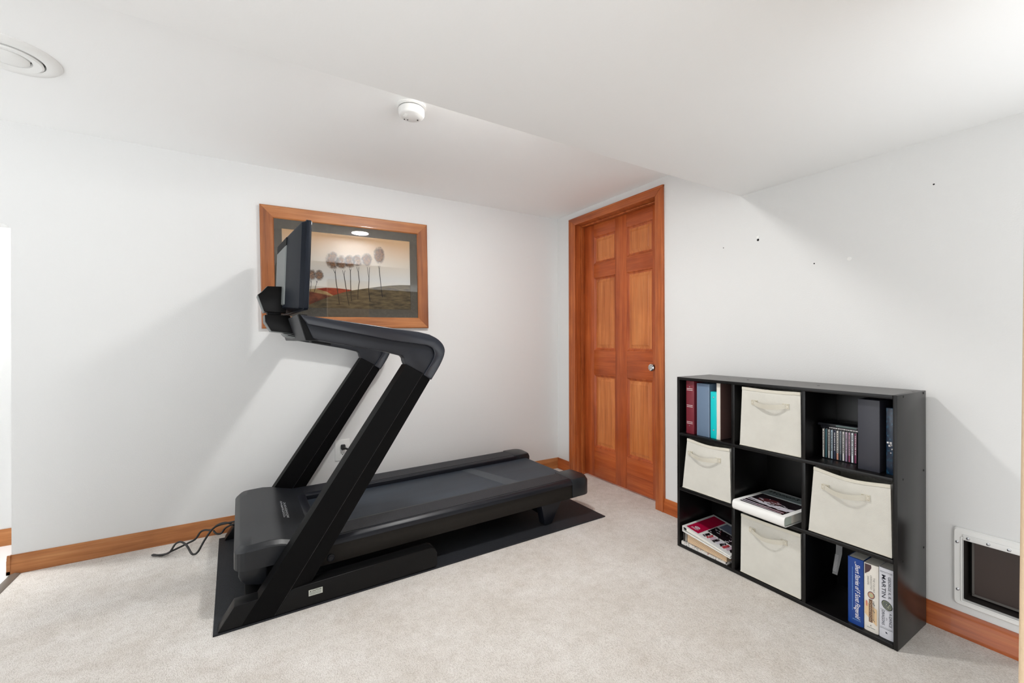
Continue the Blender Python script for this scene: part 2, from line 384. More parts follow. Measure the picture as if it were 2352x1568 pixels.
# ------------------------------------------------------------------ recessed lamp, hall lamp
def can_light(x, y, strength, label):
    r = empty('recessed_light', (x, y, ZC), label, 'ceiling light')
    b_ = MB(); b_.lathe((0, 0, 0), [(0.074, -0.003), (0.080, -0.007), (0.098, -0.007), (0.105, -0.003), (0.105, 0.0), (0.074, 0.0)], 'z', 48); b_.build('trim_ring', M['white'], r)
    b_ = MB(); b_.face([(math.cos(-2*math.pi*k/48)*0.074, math.sin(-2*math.pi*k/48)*0.074, -0.0085) for k in range(48)])
    lm = bpy.data.materials.new('lamp_lens'); lm.use_nodes = True; nt = lm.node_tree; nt.nodes.clear()
    em = nt.nodes.new('ShaderNodeEmission'); em.inputs[0].default_value = (1.0, 0.985, 0.96, 1); em.inputs[1].default_value = strength
    ou = nt.nodes.new('ShaderNodeOutputMaterial'); nt.links.new(em.outputs[0], ou.inputs[0])
    ob = b_.build('lamp_lens', lm, r)
    return r
can_light(0.88, 1.60, LAMP_MAIN, 'lit recessed ceiling lamp, seen reflected in the picture glass')
can_light(-1.75, 3.22, LAMP_HALL, 'lit recessed ceiling lamp over the white hall')

# ------------------------------------------------------------------ ceiling speaker / vent and smoke detector
v = empty('ceiling_vent', (-0.757, 2.262, ZC), 'round white air diffuser on the ceiling at the upper left', 'air vent')
b = MB(); b.lathe((0, 0, 0), [(0.138, 0), (0.138, -0.004), (0.130, -0.011), (0.100, -0.016), (0.094, -0.014), (0.092, -0.002)], 'z', 64); b.build('outer_ring', M['white'], v)
b = MB(); b.lathe((0, 0, 0), [(0.085, -0.004), (0.089, -0.017), (0.083, -0.021), (0.060, -0.017), (0.057, -0.006)], 'z', 64); b.build('inner_ring', M['white'], v)
b = MB(); b.lathe((0, 0, 0), [(0.054, -0.004), (0.053, -0.017), (0.046, -0.022), (0.02, -0.025), (0.001, -0.0255)], 'z', 48); b.build('centre_disc', M['white'], v)
b = MB(); b.cyl((0, 0, -0.0015), 0.095, 0.0015, 'z', 48); b.build('backing', M['wirevis'], v)
v = empty('smoke_detector', (0.604, 1.862, ZC), 'round white smoke detector on the ceiling beside the dropped edge', 'smoke detector')
b = MB(); b.lathe((0, 0, 0), [(0.064, 0), (0.064, -0.006), (0.060, -0.009), (0.056, -0.010), (0.056, 0)], 'z', 56); b.build('mounting_plate', M['white'], v)
b = MB(); b.lathe((0, 0, 0), [(0.052, -0.009), (0.057, -0.014), (0.0565, -0.034), (0.054, -0.041), (0.048, -0.045), (0.001, -0.0465)], 'z', 56); b.build('cover', M['white'], v)
b = MB()
for x, y, r in ((-0.008, 0.032, 0.0025), (-0.022, 0.034, 0.0025), (0.032, 0.012, 0.0035)):
    b = MB(); b.cyl((x, y, -0.0475), r, 0.004, 'z', 10); b.build('sounder_hole', M['hole'], v)
b = MB()
for k in range(7): b.box(-0.036, -0.022, -0.004+k*0.004-0.012, -0.0025+k*0.004-0.012, -0.0475, -0.044)
b.build('vent_slot', M['white'], v)

# ------------------------------------------------------------------ wall outlet
v = empty('wall_outlet', (0.493, YW, 0.388), 'white duplex outlet plate on the wall behind the treadmill', 'outlet')
b = MB(); b.box(-0.045, 0.045, -0.006, 0, -0.068, 0.068); b.build('cover_plate', M['white'], v, bevel=0.003)
for zz in (0.019, -0.021):
    b = MB(); b.cyl((0, -0.0075, zz), 0.017, 0.002, 'y', 20, 0); b.box(-0.007, -0.005, -0.0079, -0.007, zz-0.003, zz+0.007, 1); b.box(0.005, 0.007, -0.0079, -0.007, zz-0.003, zz+0.006, 1); b.cyl((0, -0.0079, zz-0.008), 0.003, 0.001, 'y', 10, 1)
    b.build('socket', [M['white'], M['hole']], v)
b = MB(); b.cyl((0, -0.0072, -0.001), 0.003, 0.002, 'y', 10); b.build('screw', M['silver'], v)

# ------------------------------------------------------------------ framed picture
PC = (0.551, 1.548); PT = 0.015
pic = empty('framed_picture', (PC[0], YW, PC[1]), 'oak framed landscape print with slender trees hanging above the treadmill', 'picture')
pic.rotation_euler = (0, -PT, 0)
def PL(x, z):   # world (x,z) measured on the wall -> picture's own frame
    a, c = x-PC[0], z-PC[1]; return (a*math.cos(PT)+c*math.sin(PT), -a*math.sin(PT)+c*math.cos(PT))
FW, FH, FB = 1.032/2, 0.737/2, 0.073
b = MB()
prof = [(0.0, -0.004), (0.0, -0.026), (0.006, -0.031), (0.030, -0.028), (0.060, -0.024), (0.068, -0.024), (FB, -0.019), (FB, -0.004)]
cor = [(-1, -1), (1, -1), (1, 1), (-1, 1)]
for i in range(4):
    (ax, az), (bx, bz) = cor[i], cor[(i+1) % 4]; rg = []
    for ins, y in prof:
        rg.append([(ax*(FW-ins), y, az*(FH-ins)), (bx*(FW-ins), y, bz*(FH-ins))])
    for p, q in zip(rg, rg[1:]): b.face([p[0], p[1], q[1], q[0]], 0 if i % 2 == 0 else 1)
    b.face([rg[0][0], rg[0][1], (bx*FW, -0.004, bz*FH), (ax*FW, -0.004, az*FH)], 0)
b.build('frame', [M['frame_x'], M['frame_z']], pic, smooth=30)
b = MB(); b.box(-FW+0.004, FW-0.004, -0.004, 0, -FH+0.004, FH-0.004); b.build('backing_board', mat('backing', rgb(150, 130, 104), 0.9), pic)
mb_ = speckle('grey_mat_board', rgb(92, 86, 76), 0.85, 60, 1.35, 0.05, 0.001, 0.2)
q0, q1 = PL(0.153, 1.303), PL(0.940, 1.794)
b = MB(); iw, ih = FW-FB+0.004, FH-FB+0.004
O4 = [(-iw, -ih), (iw, -ih), (iw, ih), (-iw, ih)]; I4 = [(q0[0], q0[1]), (q1[0], q0[1]), (q1[0], q1[1]), (q0[0], q1[1])]
for i in range(4):
    j = (i+1) % 4
    b.face([(O4[i][0], -0.012, O4[i][1]), (O4[j][0], -0.012, O4[j][1]), (I4[j][0], -0.012, I4[j][1]), (I4[i][0], -0.012, I4[i][1])], 0)
    b.face([(I4[i][0], -0.012, I4[i][1]), (I4[j][0], -0.012, I4[j][1]), (I4[j][0]*0.998, -0.010, I4[j][1]*0.998), (I4[i][0]*0.998, -0.010, I4[i][1]*0.998)], 1)
b.build('mat_board', [mb_, mat('mat_core', rgb(40, 38, 36), 0.9)], pic)
sky = mat('print_sky', (0.8, 0.8, 0.8, 1), 0.8, spec=0.1); n_, l_, b0 = nodes(sky)
tc = n_.new('ShaderNodeTexCoord'); sx = n_.new('ShaderNodeSeparateXYZ'); l_.new(tc.outputs['Object'], sx.inputs[0])
mr = n_.new('ShaderNodeMapRange'); mr.inputs[1].default_value = -0.14; mr.inputs[2].default_value = 0.24; l_.new(sx.outputs['Z'], mr.inputs[0])
setc(sky, ramp(sky, mr.outputs[0], [(0.0, rgb(222, 212, 196)), (0.25, rgb(206, 205, 202)), (0.55, rgb(208, 198, 184)), (1.0, rgb(206, 170, 128))]))
def paintm(name, a, c, sc=(14, 14, 30)):
    mt = mat(name, a, 0.8, spec=0.1); f = noise(mt, coords(mt, sc, (0, -0.5, 0)), 1.5, 6, 0.65); setc(mt, ramp(mt, f, [(0.35, a), (0.65, c)])); return mt
leaf = mat('print_foliage', rgb(120, 84, 52), 0.8, spec=0.1); n_, l_, b0 = nodes(leaf)
at_ = n_.new('ShaderNodeAttribute'); at_.attribute_name = 'fade'
f1 = noise(leaf, coords(leaf), 170, 4, 0.7); f2 = noise(leaf, coords(leaf), 60, 3)
setc(leaf, ramp(leaf, f1, [(0.35, rgb(70, 50, 38)), (0.5, rgb(112, 76, 48)), (0.66, rgb(176, 126, 78))]))
ma = n_.new('ShaderNodeMath'); ma.operation = 'MULTIPLY_ADD'; l_.new(f2, ma.inputs[0]); ma.inputs[1].default_value = 0.7; l_.new(at_.outputs['Fac'], ma.inputs[2])
mr = n_.new('ShaderNodeMapRange'); mr.inputs[1].default_value = 0.48; mr.inputs[2].default_value = 0.95; l_.new(ma.outputs[0], mr.inputs[0]); l_.new(mr.outputs[0], b0.inputs['Alpha'])
pm = [sky, paintm('print_green_hill', rgb(74, 64, 50), rgb(122, 106, 76), (9, 9, 40)), paintm('print_tan_hill', rgb(150, 120, 78), rgb(186, 158, 112)),
      paintm('print_red_hill', rgb(134, 44, 26), rgb(176, 76, 48)), paintm('print_brown_hill', rgb(92, 50, 36), rgb(140, 82, 56)),
      mat('print_trunk', rgb(44, 40, 38), 0.8, spec=0.1), leaf, mat('print_birch', rgb(186, 178, 160), 0.8, spec=0.1)]
b = MB()
def PP(pts, y, mi, clip=True):
    q = [PL(*p) for p in pts]
    b.face([(max(q0[0], min(q1[0], x)), y, max(q0[1], min(q1[1], z))) for x, z in q], mi)
b.face([(q0[0]-.003, -0.0095, q0[1]-.003), (q1[0]+.003, -0.0095, q0[1]-.003), (q1[0]+.003, -0.0095, q1[1]+.003), (q0[0]-.003, -0.0095, q1[1]+.003)], 0)
PP([(.15, 1.41), (.22, 1.425), (.293, 1.42), (.346, 1.429), (.396, 1.413), (.448, 1.391), (.45, 1.30), (.15, 1.295)], -0.00965, 2)
PP([(.334, 1.427), (.396, 1.437), (.456, 1.438), (.549, 1.432), (.58, 1.40), (.448, 1.385), (.396, 1.413)], -0.0097, 3)
PP([(.15, 1.395), (.22, 1.41), (.293, 1.408), (.338, 1.401), (.396, 1.392), (.428, 1.386), (.45, 1.34), (.15, 1.295)], -0.00975, 4)
PP([(.15, 1.30), (.22, 1.303), (.289, 1.32), (.361, 1.356), (.44, 1.39), (.495, 1.411), (.554, 1.429), (.664, 1.451), (.73, 1.464), (.797, 1.475), (.87, 1.484), (.95, 1.488), (.95, 1.29), (.15, 1.29)], -0.0098, 1)
TR = [[(.45, 1.544), (.456, 1.476), (.468, 1.396), (.476, 1.332)], [(.504, 1.525), (.512, 1.471), (.525, 1.386), (.535, 1.328)], [(.543, 1.56), (.545, 1.465), (.547, 1.4), (.551, 1.357)], [(.594, 1.55), (.6, 1.49), (.591, 1.424), (.59, 1.371)], [(.662, 1.517), (.659, 1.437), (.668, 1.362)], [(.73, 1.58), (.738, 1.5), (.745, 1.433), (.751, 1.393)], [(.309, 1.466), (.306, 1.408)], [(.342, 1.468), (.327, 1.407)],
      [(.44, 1.556), (.45, 1.531), (.453, 1.556)], [(.494, 1.556), (.504, 1.523), (.51, 1.556)], [(.538, 1.572), (.544, 1.552), (.549, 1.572)], [(.583, 1.585), (.594, 1.547), (.598, 1.585)], [(.65, 1.59), (.662, 1.513), (.666, 1.59)], [(.723, 1.606), (.73, 1.578), (.734, 1.606)], [(.304, 1.478), (.309, 1.462), (.312, 1.478)], [(.338, 1.478), (.342, 1.464), (.346, 1.478)]]
for k, t in enumerate(TR):
    wd = 0.0022 if k < 6 else 0.0013
    for p, q in zip(t, t[1:]):
        (x0, z0), (x1, z1) = PL(*p), PL(*q); d = Vector((x1-x0, z1-z0)); n2 = Vector((-d.y, d.x)).normalized()*wd
        b.face([(x0+n2.x, -0.00985, z0+n2.y), (x1+n2.x, -0.00985, z1+n2.y), (x1-n2.x, -0.00985, z1-n2.y), (x0-n2.x, -0.00985, z0-n2.y)], 5)
        if k < 6: b.face([(x0-n2.x, -0.0099, z0-n2.y), (x1-n2.x, -0.0099, z1-n2.y), (x1-n2.x*0.3, -0.0099, z1-n2.y*0.3), (x0-n2.x*0.3, -0.0099, z0-n2.y*0.3)], 7 if False else 5)
fl_ = b.bm.verts.layers.float.new('fade')
for x, z, rx, rz in [(.316, 1.512, .028, .042), (.356, 1.513, .032, .038), (.436, 1.615, .050, .066), (.488, 1.608, .042, .054), (.541, 1.617, .042, .050), (.587, 1.628, .038, .046), (.647, 1.640, .042, .050), (.73, 1.675, .044, .068), (.25, 1.53, .034, .045)]:
    cx, cz = PL(x, z); vc = b.bm.verts.new((cx, -0.0100, cz)); vc[fl_] = 0.8; prev = None; first = None; last = [vc]*24
    for ring in range(1, 5):
        rr = ring/4; cur = []
        for k in range(24):
            a = 2*math.pi*k/24; v_ = b.bm.verts.new((cx+math.cos(a)*rx*rr, -0.0100, cz+math.sin(a)*rz*rr)); v_[fl_] = (0.8, 0.75, 0.6, 0.32, 0.0)[ring]; cur.append(v_)
        for k in range(24):
            f = [last[k], last[(k+1) % 24], cur[(k+1) % 24], cur[k]] if ring > 1 else [vc, cur[(k+1) % 24], cur[k]]
            b.face(f, 6)
        last = cur
b.build('print', pm, pic)
gl = bpy.data.materials.new('picture_glass'); gl.use_nodes = True; nt = gl.node_tree; nt.nodes.clear()
tr = nt.nodes.new('ShaderNodeBsdfTransparent'); gs = nt.nodes.new('ShaderNodeBsdfGlossy'); gs.inputs['Roughness'].default_value = 0.012
fr = nt.nodes.new('ShaderNodeFresnel'); fr.inputs['IOR'].default_value = 1.55; mx = nt.nodes.new('ShaderNodeMixShader'); ou = nt.nodes.new('ShaderNodeOutputMaterial')
f2_ = nt.nodes.new('ShaderNodeMath'); f2_.operation = 'MULTIPLY'; f2_.inputs[1].default_value = 1.9; nt.links.new(fr.outputs[0], f2_.inputs[0]); nt.links.new(f2_.outputs[0], mx.inputs[0]);   # both faces of the pane reflect
nt.links.new(tr.outputs[0], mx.inputs[1]); nt.links.new(gs.outputs[0], mx.inputs[2]); nt.links.new(mx.outputs[0], ou.inputs[0])
b = MB(); b.face([(-iw, -0.0145, -ih), (iw, -0.0145, -ih), (iw, -0.0145, ih), (-iw, -0.0145, ih)]); b.build('glass', gl, pic)

# ------------------------------------------------------------------ exercise mat
b = MB(); NU, NV = 70, 14
c00, c10, c11, c01 = (-0.132, 1.932), (1.868, 1.978), (1.852, 2.866), (-0.166, 2.866)
rnd = random.Random(3)
wav = [sum(rnd.uniform(-1, 1)*math.sin((k+1)*u*0.55+rnd.uniform(0, 6)) for k in range(3)) for u in range(NU+1)]
G = []
for i in range(NU+1):
    row = []
    for j in range(NV+1):
        s, t = i/NU, (j/NV)**1.6
        x = (c00[0]*(1-s)+c10[0]*s)*(1-t)+(c01[0]*(1-s)+c11[0]*s)*t; y = (c00[1]*(1-s)+c10[1]*s)*(1-t)+(c01[1]*(1-s)+c11[1]*s)*t
        e = max(0.0, 1-t/0.02); far = max(0.0, min(1.0, (s-0.46)/0.1))*max(0.0, 1-t/0.12)*(1 if s < 0.93 else 0.2)
        z = 0.006+0.0007*e*(1+math.sin(i*0.55))+0.0010*far*(1+math.sin(i*0.42+1))
        row.append((x, y, z))
    G.append(row)
V = [[b.bm.verts.new(p) for p in r] for r in G]
for i in range(NU):
    for j in range(NV): b.face([V[i][j], V[i+1][j], V[i+1][j+1], V[i][j+1]])
edge = [(i, 0) for i in range(NU+1)]+[(NU, j) for j in range(1, NV+1)]+[(i, NV) for i in range(NU-1, -1, -1)]+[(0, j) for j in range(NV-1, 0, -1)]
LO = [b.bm.verts.new((G[i][j][0], G[i][j][1], 0.0005+max(0, G[i][j][2]-0.0105)*0.8)) for i, j in edge]
for k in range(len(edge)):
    (i, j), (i2, j2) = edge[k], edge[(k+1) % len(edge)]
    b.face([V[i][j], V[i2][j2], LO[(k+1) % len(edge)], LO[k]])
b.face(LO)
tag(b.build('exercise_mat', M['mat'], smooth=60), 'thin black rubber mat lying on the carpet under the treadmill', 'mat')

# ------------------------------------------------------------------ treadmill (local axes: u along, v across, z up)
ANG = math.radians(1.3); W = 0.95
TM = empty('treadmill', (0, 1.936, 0.0), 'black folding treadmill with tall angled uprights standing on the black mat', 'treadmill', rz=ANG)
Z0 = 0.0075
def both(name, fn, mats, **k):
    for s in (0, 1):
        b_ = MB(); fn(b_)
        if s: b_.warp(lambda x, y, z: (x, W-y, z))
        b_.build(name, mats, TM, **k)
def rail(b_): b_.prism([(-0.119, Z0), (0.748, Z0), (0.757, 0.022), (0.757, 0.075), (0.746, 0.098), (0.728, 0.107), (-0.066, 0.091)], 0.002, 0.068)
both('base_rail', rail, M['blackrail'], bevel=0.003)
def upright(b_):
    def ring(uL, uS, uR, zL, zS, zR): return [(uL, 0, zL), (uS, 0, zS), (uS+0.0015, 0.0014, zS), (uR, 0.016, zR), (uR, 0.054, zR), (uS+0.0015, 0.0686, zS), (uS, 0.07, zS), (uL, 0.07, zL)]
    b_.loft([ring(-0.040, 0.069, 0.150, 0.012, 0.012, 0.012), ring(0.606, 0.685, 0.727, 0.987, 0.942, 0.910)])
    b_.bm.faces.ensure_lookup_table()
    for f in b_.bm.faces:
        if f.calc_area() < 0.004 and len(f.verts) == 4: f.material_index = 1
both('upright', upright, [M['black'], mat('painted_seam_highlight', rgb(150, 150, 150), 0.3, metal=0.6)], smooth=25)  # pale seam faces paint in the specular highlight along the upright
OUT = [(.163, 1.206), (.28, 1.19), (.423, 1.172), (.54, 1.156), (.664, 1.14), (.718, 1.128), (.763, 1.107), (.792, 1.077), (.801, 1.043), (.778, .986), (.7275, .910)]
INN = [(.19, 1.166), (.28, 1.149), (.423, 1.122), (.539, 1.099), (.660, 1.082), (.705, 1.076), (.730, 1.066), (.742, 1.050), (.745, 1.025), (.729, .995), (.688, .936)]
def chaikin(P, n=2):
    for _ in range(n):
        Q = [P[0]]
        for p, q in zip(P, P[1:]): Q += [(p[0]*.75+q[0]*.25, p[1]*.75+q[1]*.25), (p[0]*.25+q[0]*.75, p[1]*.25+q[1]*.75)]
        P = Q[:1]+Q[1:]+[P[-1]]
    return P
OUT = OUT[:5]+chaikin(OUT[5:])[0:]; INN2 = INN[:5]+chaikin(INN[5:])
def grip(b_): b_.prism(OUT+INN2[::-1], -0.002, 0.072)
both('grip', grip, M['gripp'], bevel=0.009, seg=3)
def web(b_): b_.prism([(.185, 1.172)]+[(x-0.004, z+0.006) for x, z in INN[1:8]]+[(.750, 1.02), (.735, .99), (.7265, .911), (.685, .943), (.607, .986), (.600, 1.004), (.598, 1.018), (.588, 1.028), (.512, 1.048), (.35, 1.079), (.237, 1.1), (.212, 1.108)], 0.006, 0.064)
both('arm_bracket', web, M['plastic'], bevel=0.004)
# console crossbar between the arms, with the mast block under the screen
b = MB(); b.prism([(.152, 1.208), (.190, 1.207), (.236, 1.103), (.232, 1.098), (.184, 1.100)], 0.020, W-0.020); con = b.build('console', M['dkgrey'], TM, bevel=0.003)
for s in (0, 1):
    b = MB(); b.prism([(.156, 1.2085), (.190, 1.2075), (.2365, 1.102), (.186, 1.1005)], 0.014, 0.0225)
    if s: b.warp(lambda x, y, z: (x, W-y, z))
    b.build('end_cap', M['blackm'], con, bevel=0.002)
b = MB(); b.prism([(.054, 1.222), (.160, 1.222), (.200, 1.132), (.081, 1.1455), (.056, 1.19)], 0.40, 0.55); b.build('mast_block', M['gloss'], con, bevel=0.002)
b = MB(); b.prism([(.052, 1.221), (.056, 1.221), (.058, 1.19), (.083, 1.1455), (.20, 1.132), (.20, 1.130), (.080, 1.1435), (.053, 1.189)], 0.401, 0.549); b.build('mast_lit_edge', M['greyp'], con)  # grey skin paints the lit front face of the mast block
b = MB(); b.prism([(.130, 1.134), (.215, 1.120), (.232, 1.101), (.146, 1.117)], 0.37, 0.56); b.build('underside_plate', M['greyp'], con, bevel=0.003)
b = MB(); b.prism([(.146, 1.1275), (.190, 1.120), (.188, 1.1165), (.150, 1.1235)], 0.368, 0.371); b.build('slot', M['hole'], con)
b = MB(); b.prism([(.22, 1.101), (.30, 1.088), (.30, 1.080), (.222, 1.090)], 0.12, 0.22); b.build('cup_holder', M['blackm'], con, bevel=0.003)
# screen and its mount
b = MB(); b.prism([(.026, 1.317), (.042, 1.331), (.066, 1.360), (.145, 1.362), (.145, 1.234), (.052, 1.238)], 0.41, 0.54); b.build('screen_mount', M['gloss'], TM, bevel=0.003)
b = MB(); b.prism([(.024, 1.316), (.040, 1.330), (.064, 1.360), (.068, 1.357), (.046, 1.328), (.031, 1.314), (.056, 1.236), (.050, 1.236)], 0.412, 0.538); b.build('mount_lit_edge', M['greyp'], TM, bevel=0.001)  # grey skin paints the lit left-facing side of the mount
b = MB(); b.box(0.066, 0.124, 0.42, 0.53, 1.215, 1.245); b.build('screen_neck', M['blackm'], TM, bevel=0.004)
def SW(x, y, z): return (x+0.0362*(z-1.24)-0.07*(y-0.475), y, z)
SL, SR, SB, ST = 0.190, 0.760, 1.238, 1.648
b = MB(); b.loft([[(x, p[0], p[1]) for p in rrect(SL, SR, SB, ST, 0.012, 3)] for x in (0.176, 0.196)]); b.warp(SW); scr = b.build('screen', M['screenback'], TM, bevel=0.002)
b = MB()
rg = [[(0.177, p[0], p[1]) for p in rrect(SL+0.006, SR-0.006, SB+0.004, ST-0.004, 0.010, 2)], [(0.160, p[0], p[1]) for p in rrect(SL+0.018, SR-0.018, SB+0.008, ST-0.010, 0.010, 2)],
      [(0.122, p[0], p[1]) for p in rrect(0.335, 0.615, 1.258, 1.590, 0.008, 2)]]
b.loft(rg); b.warp(SW); b.build('back_shell', M['screenback'], scr, smooth=25)
b = MB(); b.loft([[(0.1225, 0.34, 1.27), (0.1225, 0.61, 1.27), (0.1225, 0.61, 1.552), (0.1225, 0.34, 1.552)], [(0.117, 0.345, 1.275), (0.117, 0.605, 1.275), (0.117, 0.605, 1.548), (0.117, 0.345, 1.548)]]); b.warp(SW); b.build('back_panel', M['greyp'], scr)
b = MB(); b.box(0.1185, 0.1245, 0.338, 0.612, 1.552, 1.588); b.warp(SW); b.build('vent_strip', M['hole'], scr)
b = MB(); b.box(0.196, 0.199, SL+0.006, SR-0.006, SB+0.006, ST-0.006); b.warp(SW); b.build('display', M['glassblk'], scr, bevel=0.001)
# deck
def DK(x, y, z): return (x, y, z+0.009*(x-0.3))
def rail_top(b_): b_.prism([(0.062, 0.205), (0.068, 0.224), (0.082, 0.236), (0.225, 0.236), (0.240, 0.230), (0.240, 0.205)], 0.20, 1.672, 'x'); b_.warp(DK)
both('foot_rail', rail_top, M['plastic'], bevel=0.002)
def rail_grip(b_): b_.box(0.255, 1.66, 0.094, 0.212, 0.2355, 0.2375); b_.warp(DK)
both('tread_strip', rail_grip, M['ribs'])
def side(b_): b_.box(0.16, 1.70, 0.068, 0.10, 0.124, 0.206); b_.warp(DK)
both('side_panel', side, M['side'], bevel=0.003)
b = MB(); b.box(0.10, 1.68, 0.10, W-0.10, 0.150, 0.200); b.warp(DK); b.build('deck', M['blackm'], TM)
b = MB(); bp = [(0.255, 0.2065)]+[(1.752+0.030*math.sin(a), 0.1765+0.030*math.cos(a)) for a in [math.pi*k/10 for k in range(11)]]+[(0.255, 0.1465)]
bi = [(0.255, 0.1485)]+[(1.752+0.028*math.sin(a), 0.1765+0.028*math.cos(a)) for a in [math.pi*k/10 for k in range(10, -1, -1)]]+[(0.255, 0.2045)]
b.loft([[(x, 0.236, z) for x, z in bp], [(x, W-0.236, z) for x, z in bp]]); b.warp(DK); b.build('belt', M['belt'], TM, smooth=50)
b = MB(); b.face([(1.340, 0.238, 0.2069), (1.445, 0.238, 0.2069), (1.300, W-0.238, 0.2069), (1.222, W-0.238, 0.2069)]); b.warp(DK); b.build('belt_splice', mat('worn_belt', rgb(62, 69, 76), 0.5), TM)
def ecap(b_):
    pl = [(1.660, 0.0605), (1.752, 0.0605), (1.777, 0.066), (1.793, 0.078), (1.802, 0.096), (1.807, 0.130), (1.802, 0.205), (1.792, 0.238), (1.660, 0.238)]
    b_.loft([[(x, y, 0.128) for x, y in pl], [(x, y, 0.215) for x, y in pl], [(x-(0.012 if x > 1.7 else 0), y+(0.010 if y < 0.1 else 0)*1.0, 0.2385) for x, y in pl]]); b_.warp(DK)
both('rear_end_cap', ecap, M['hood'], bevel=0.004)
def foot(b_): b_.prism([(1.440, 0.15), (1.606, 0.15), (1.522, Z0+0.001), (1.470, Z0+0.001)], 0.088, 0.150)
both('rear_foot', foot, M['plastic'], bevel=0.005)
b = MB(); b.box(1.48, 1.52, 0.15, W-0.15, 0.05, 0.09); b.build('lift_frame', M['blackm'], TM)
b = MB(); b.box(-0.03, 0.02, 0.068, W-0.068, 0.02, 0.06); b.build('front_crossbar', M['blackm'], TM, bevel=0.004)
# motor hood
HU = [0.02, 0.06, 0.08, 0.10, 0.115, 0.13, 0.145, 0.165, 0.19, 0.215, 0.262]
def plan(inset, n=6):
    x0, y0, y1, r = -0.068+inset, 0.076+inset, W-0.076-inset, 0.055-inset*0.6
    return [(u, y1) for u in HU[::-1]]+[(x0+r-r*math.sin(math.radians(t)), y1-r+r*math.cos(math.radians(t))) for t in (0, 18, 36, 54, 72, 90)]+[(x0, y1-r-(y1-y0-2*r)*k/6) for k in range(1, 6)]+[(x0+r-r*math.cos(math.radians(t)), y0+r-r*math.sin(math.radians(t))) for t in (0, 18, 36, 54, 72, 90)]+[(u, y0) for u in HU]
def ztop(u): 
    P = [(-0.07, 0.264), (-0.03, 0.272), (0.06, 0.275), (0.10, 0.270), (0.145, 0.256), (0.215, 0.238), (0.27, 0.236)]
    for (a, p), (c, q) in zip(P, P[1:]):
        if u <= c: return p+(q-p)*(u-a)/(c-a)
    return P[-1][1]
def hoodgrid():
    b_ = MB(); base = plan(0.0); us = [x for x, y in base]
    rings = [[(x, y, 0.178) for x, y in base], [(x, y, ztop(x)-0.020) for x, y in base], [(x, y, ztop(x)-0.014) for x, y in plan(0.004)], [(x, y, ztop(x)-0.001) for x, y in plan(0.020)], [(x, y, ztop(x)) for x, y in plan(0.023)]]
    b_.loft(rings, cap=False); b_.face(rings[0])
    top = rings[4]; n = len(top)          # top skin: strips joining mirrored outline points
    for k in range(n//2):
        a, a2, c, c2 = top[k], top[k+1], top[n-1-k], top[n-2-k]
        if a2[1] <= c2[1]: break
        for q in range(8):
            def mixp(p, r_, t): return tuple(p[i_]+(r_[i_]-p[i_])*t for i_ in range(3))
            b_.face([mixp(a, c, q/8), mixp(a, c, (q+1)/8), mixp(a2, c2, (q+1)/8), mixp(a2, c2, q/8)])
    return b_
hd = hoodgrid().build('motor_hood', M['hood'], TM, smooth=17)
b = MB(); b.prism([(-0.052, 0.18), (-0.052, 0.150), (-0.044, 0.130), (-0.026, 0.113), (0.0, 0.104), (0.051, 0.094), (0.051, 0.18)], 0.098, W-0.098)
b.build('hood_skirt', M['hood'], TM, bevel=0.008, seg=3)
b = MB(); b.prism([(0.222, 0.2385), (0.262, 0.2375), (0.268, 0.212), (0.222, 0.225)], 0.236, W-0.236); b.build('belt_guard', M['plastic'], TM, bevel=0.002)
b = MB(); rr = random.Random(5)
for row, u in enumerate((0.134, 0.148)):
    vv = 0.362
    while vv < 0.600-0.02*row:
        h = rr.uniform(0.006, 0.0105); wv_ = rr.uniform(0.006, 0.010); z = ztop(u)
        if rr.random() < 0.5: b.box(u-h/2, u+h/2, vv, vv+0.0022, z-0.002, z+0.001)
        b.box(u-h/2, u-h/2+0.0025, vv, vv+wv_, z-0.001, z+0.002)
        if rr.random() < 0.7: b.box(u+h/2-0.0025, u+h/2, vv, vv+wv_*0.8, z-0.002, z+0.0005)
        if rr.random() < 0.5: b.box(u-0.001, u+0.001, vv+wv_*0.5, vv+wv_, z-0.001, z+0.0015)
        vv += wv_+0.006
b.build('raised_lettering', M['silver'], hd)
b = MB(); b.lathe((0.288, 0.0685, 0.152), [(0.016, 0), (0.016, -0.006), (0.013, -0.008), (0.0115, -0.006), (0.0095, -0.006), (0.008, -0.008), (0.0015, -0.008)], 'y', 28); b.build('pivot_cap', M['plastic'], TM)
lb = MB(); lb.box(0.192, 0.245, 0.0008, 0.002, 0.047, 0.071); lb = lb.build('warning_label', mat('label_white', rgb(214, 218, 208), 0.5), TM)
ink = mat('black_ink', rgb(16, 18, 14), 0.6); grey_ink = mat('grey_ink', rgb(120, 128, 126), 0.7)
text('label_text', 'CAUTION', ink, lb, (0.203, 0.0008, 0.0632), (1, 0, 0), (0, 0, 1), 0.0062, width=0.037, thick=0.02)
b = MB(); b.face([(0.1955, 0.0003, 0.063), (0.2015, 0.0003, 0.063), (0.1985, 0.0003, 0.069)], 0)
rr = random.Random(9)
for k in range(4):
    z = 0.0595-k*0.003; u = 0.1955
    while u < 0.239:
        w_ = rr.uniform(0.002, 0.005); b.face([(u, 0.0003, z), (u+w_, 0.0003, z), (u+w_, 0.0003, z+0.0015), (u, 0.0003, z+0.0015)], 1); u += w_+0.0012
b.build('label_print', [ink, grey_ink], lb)
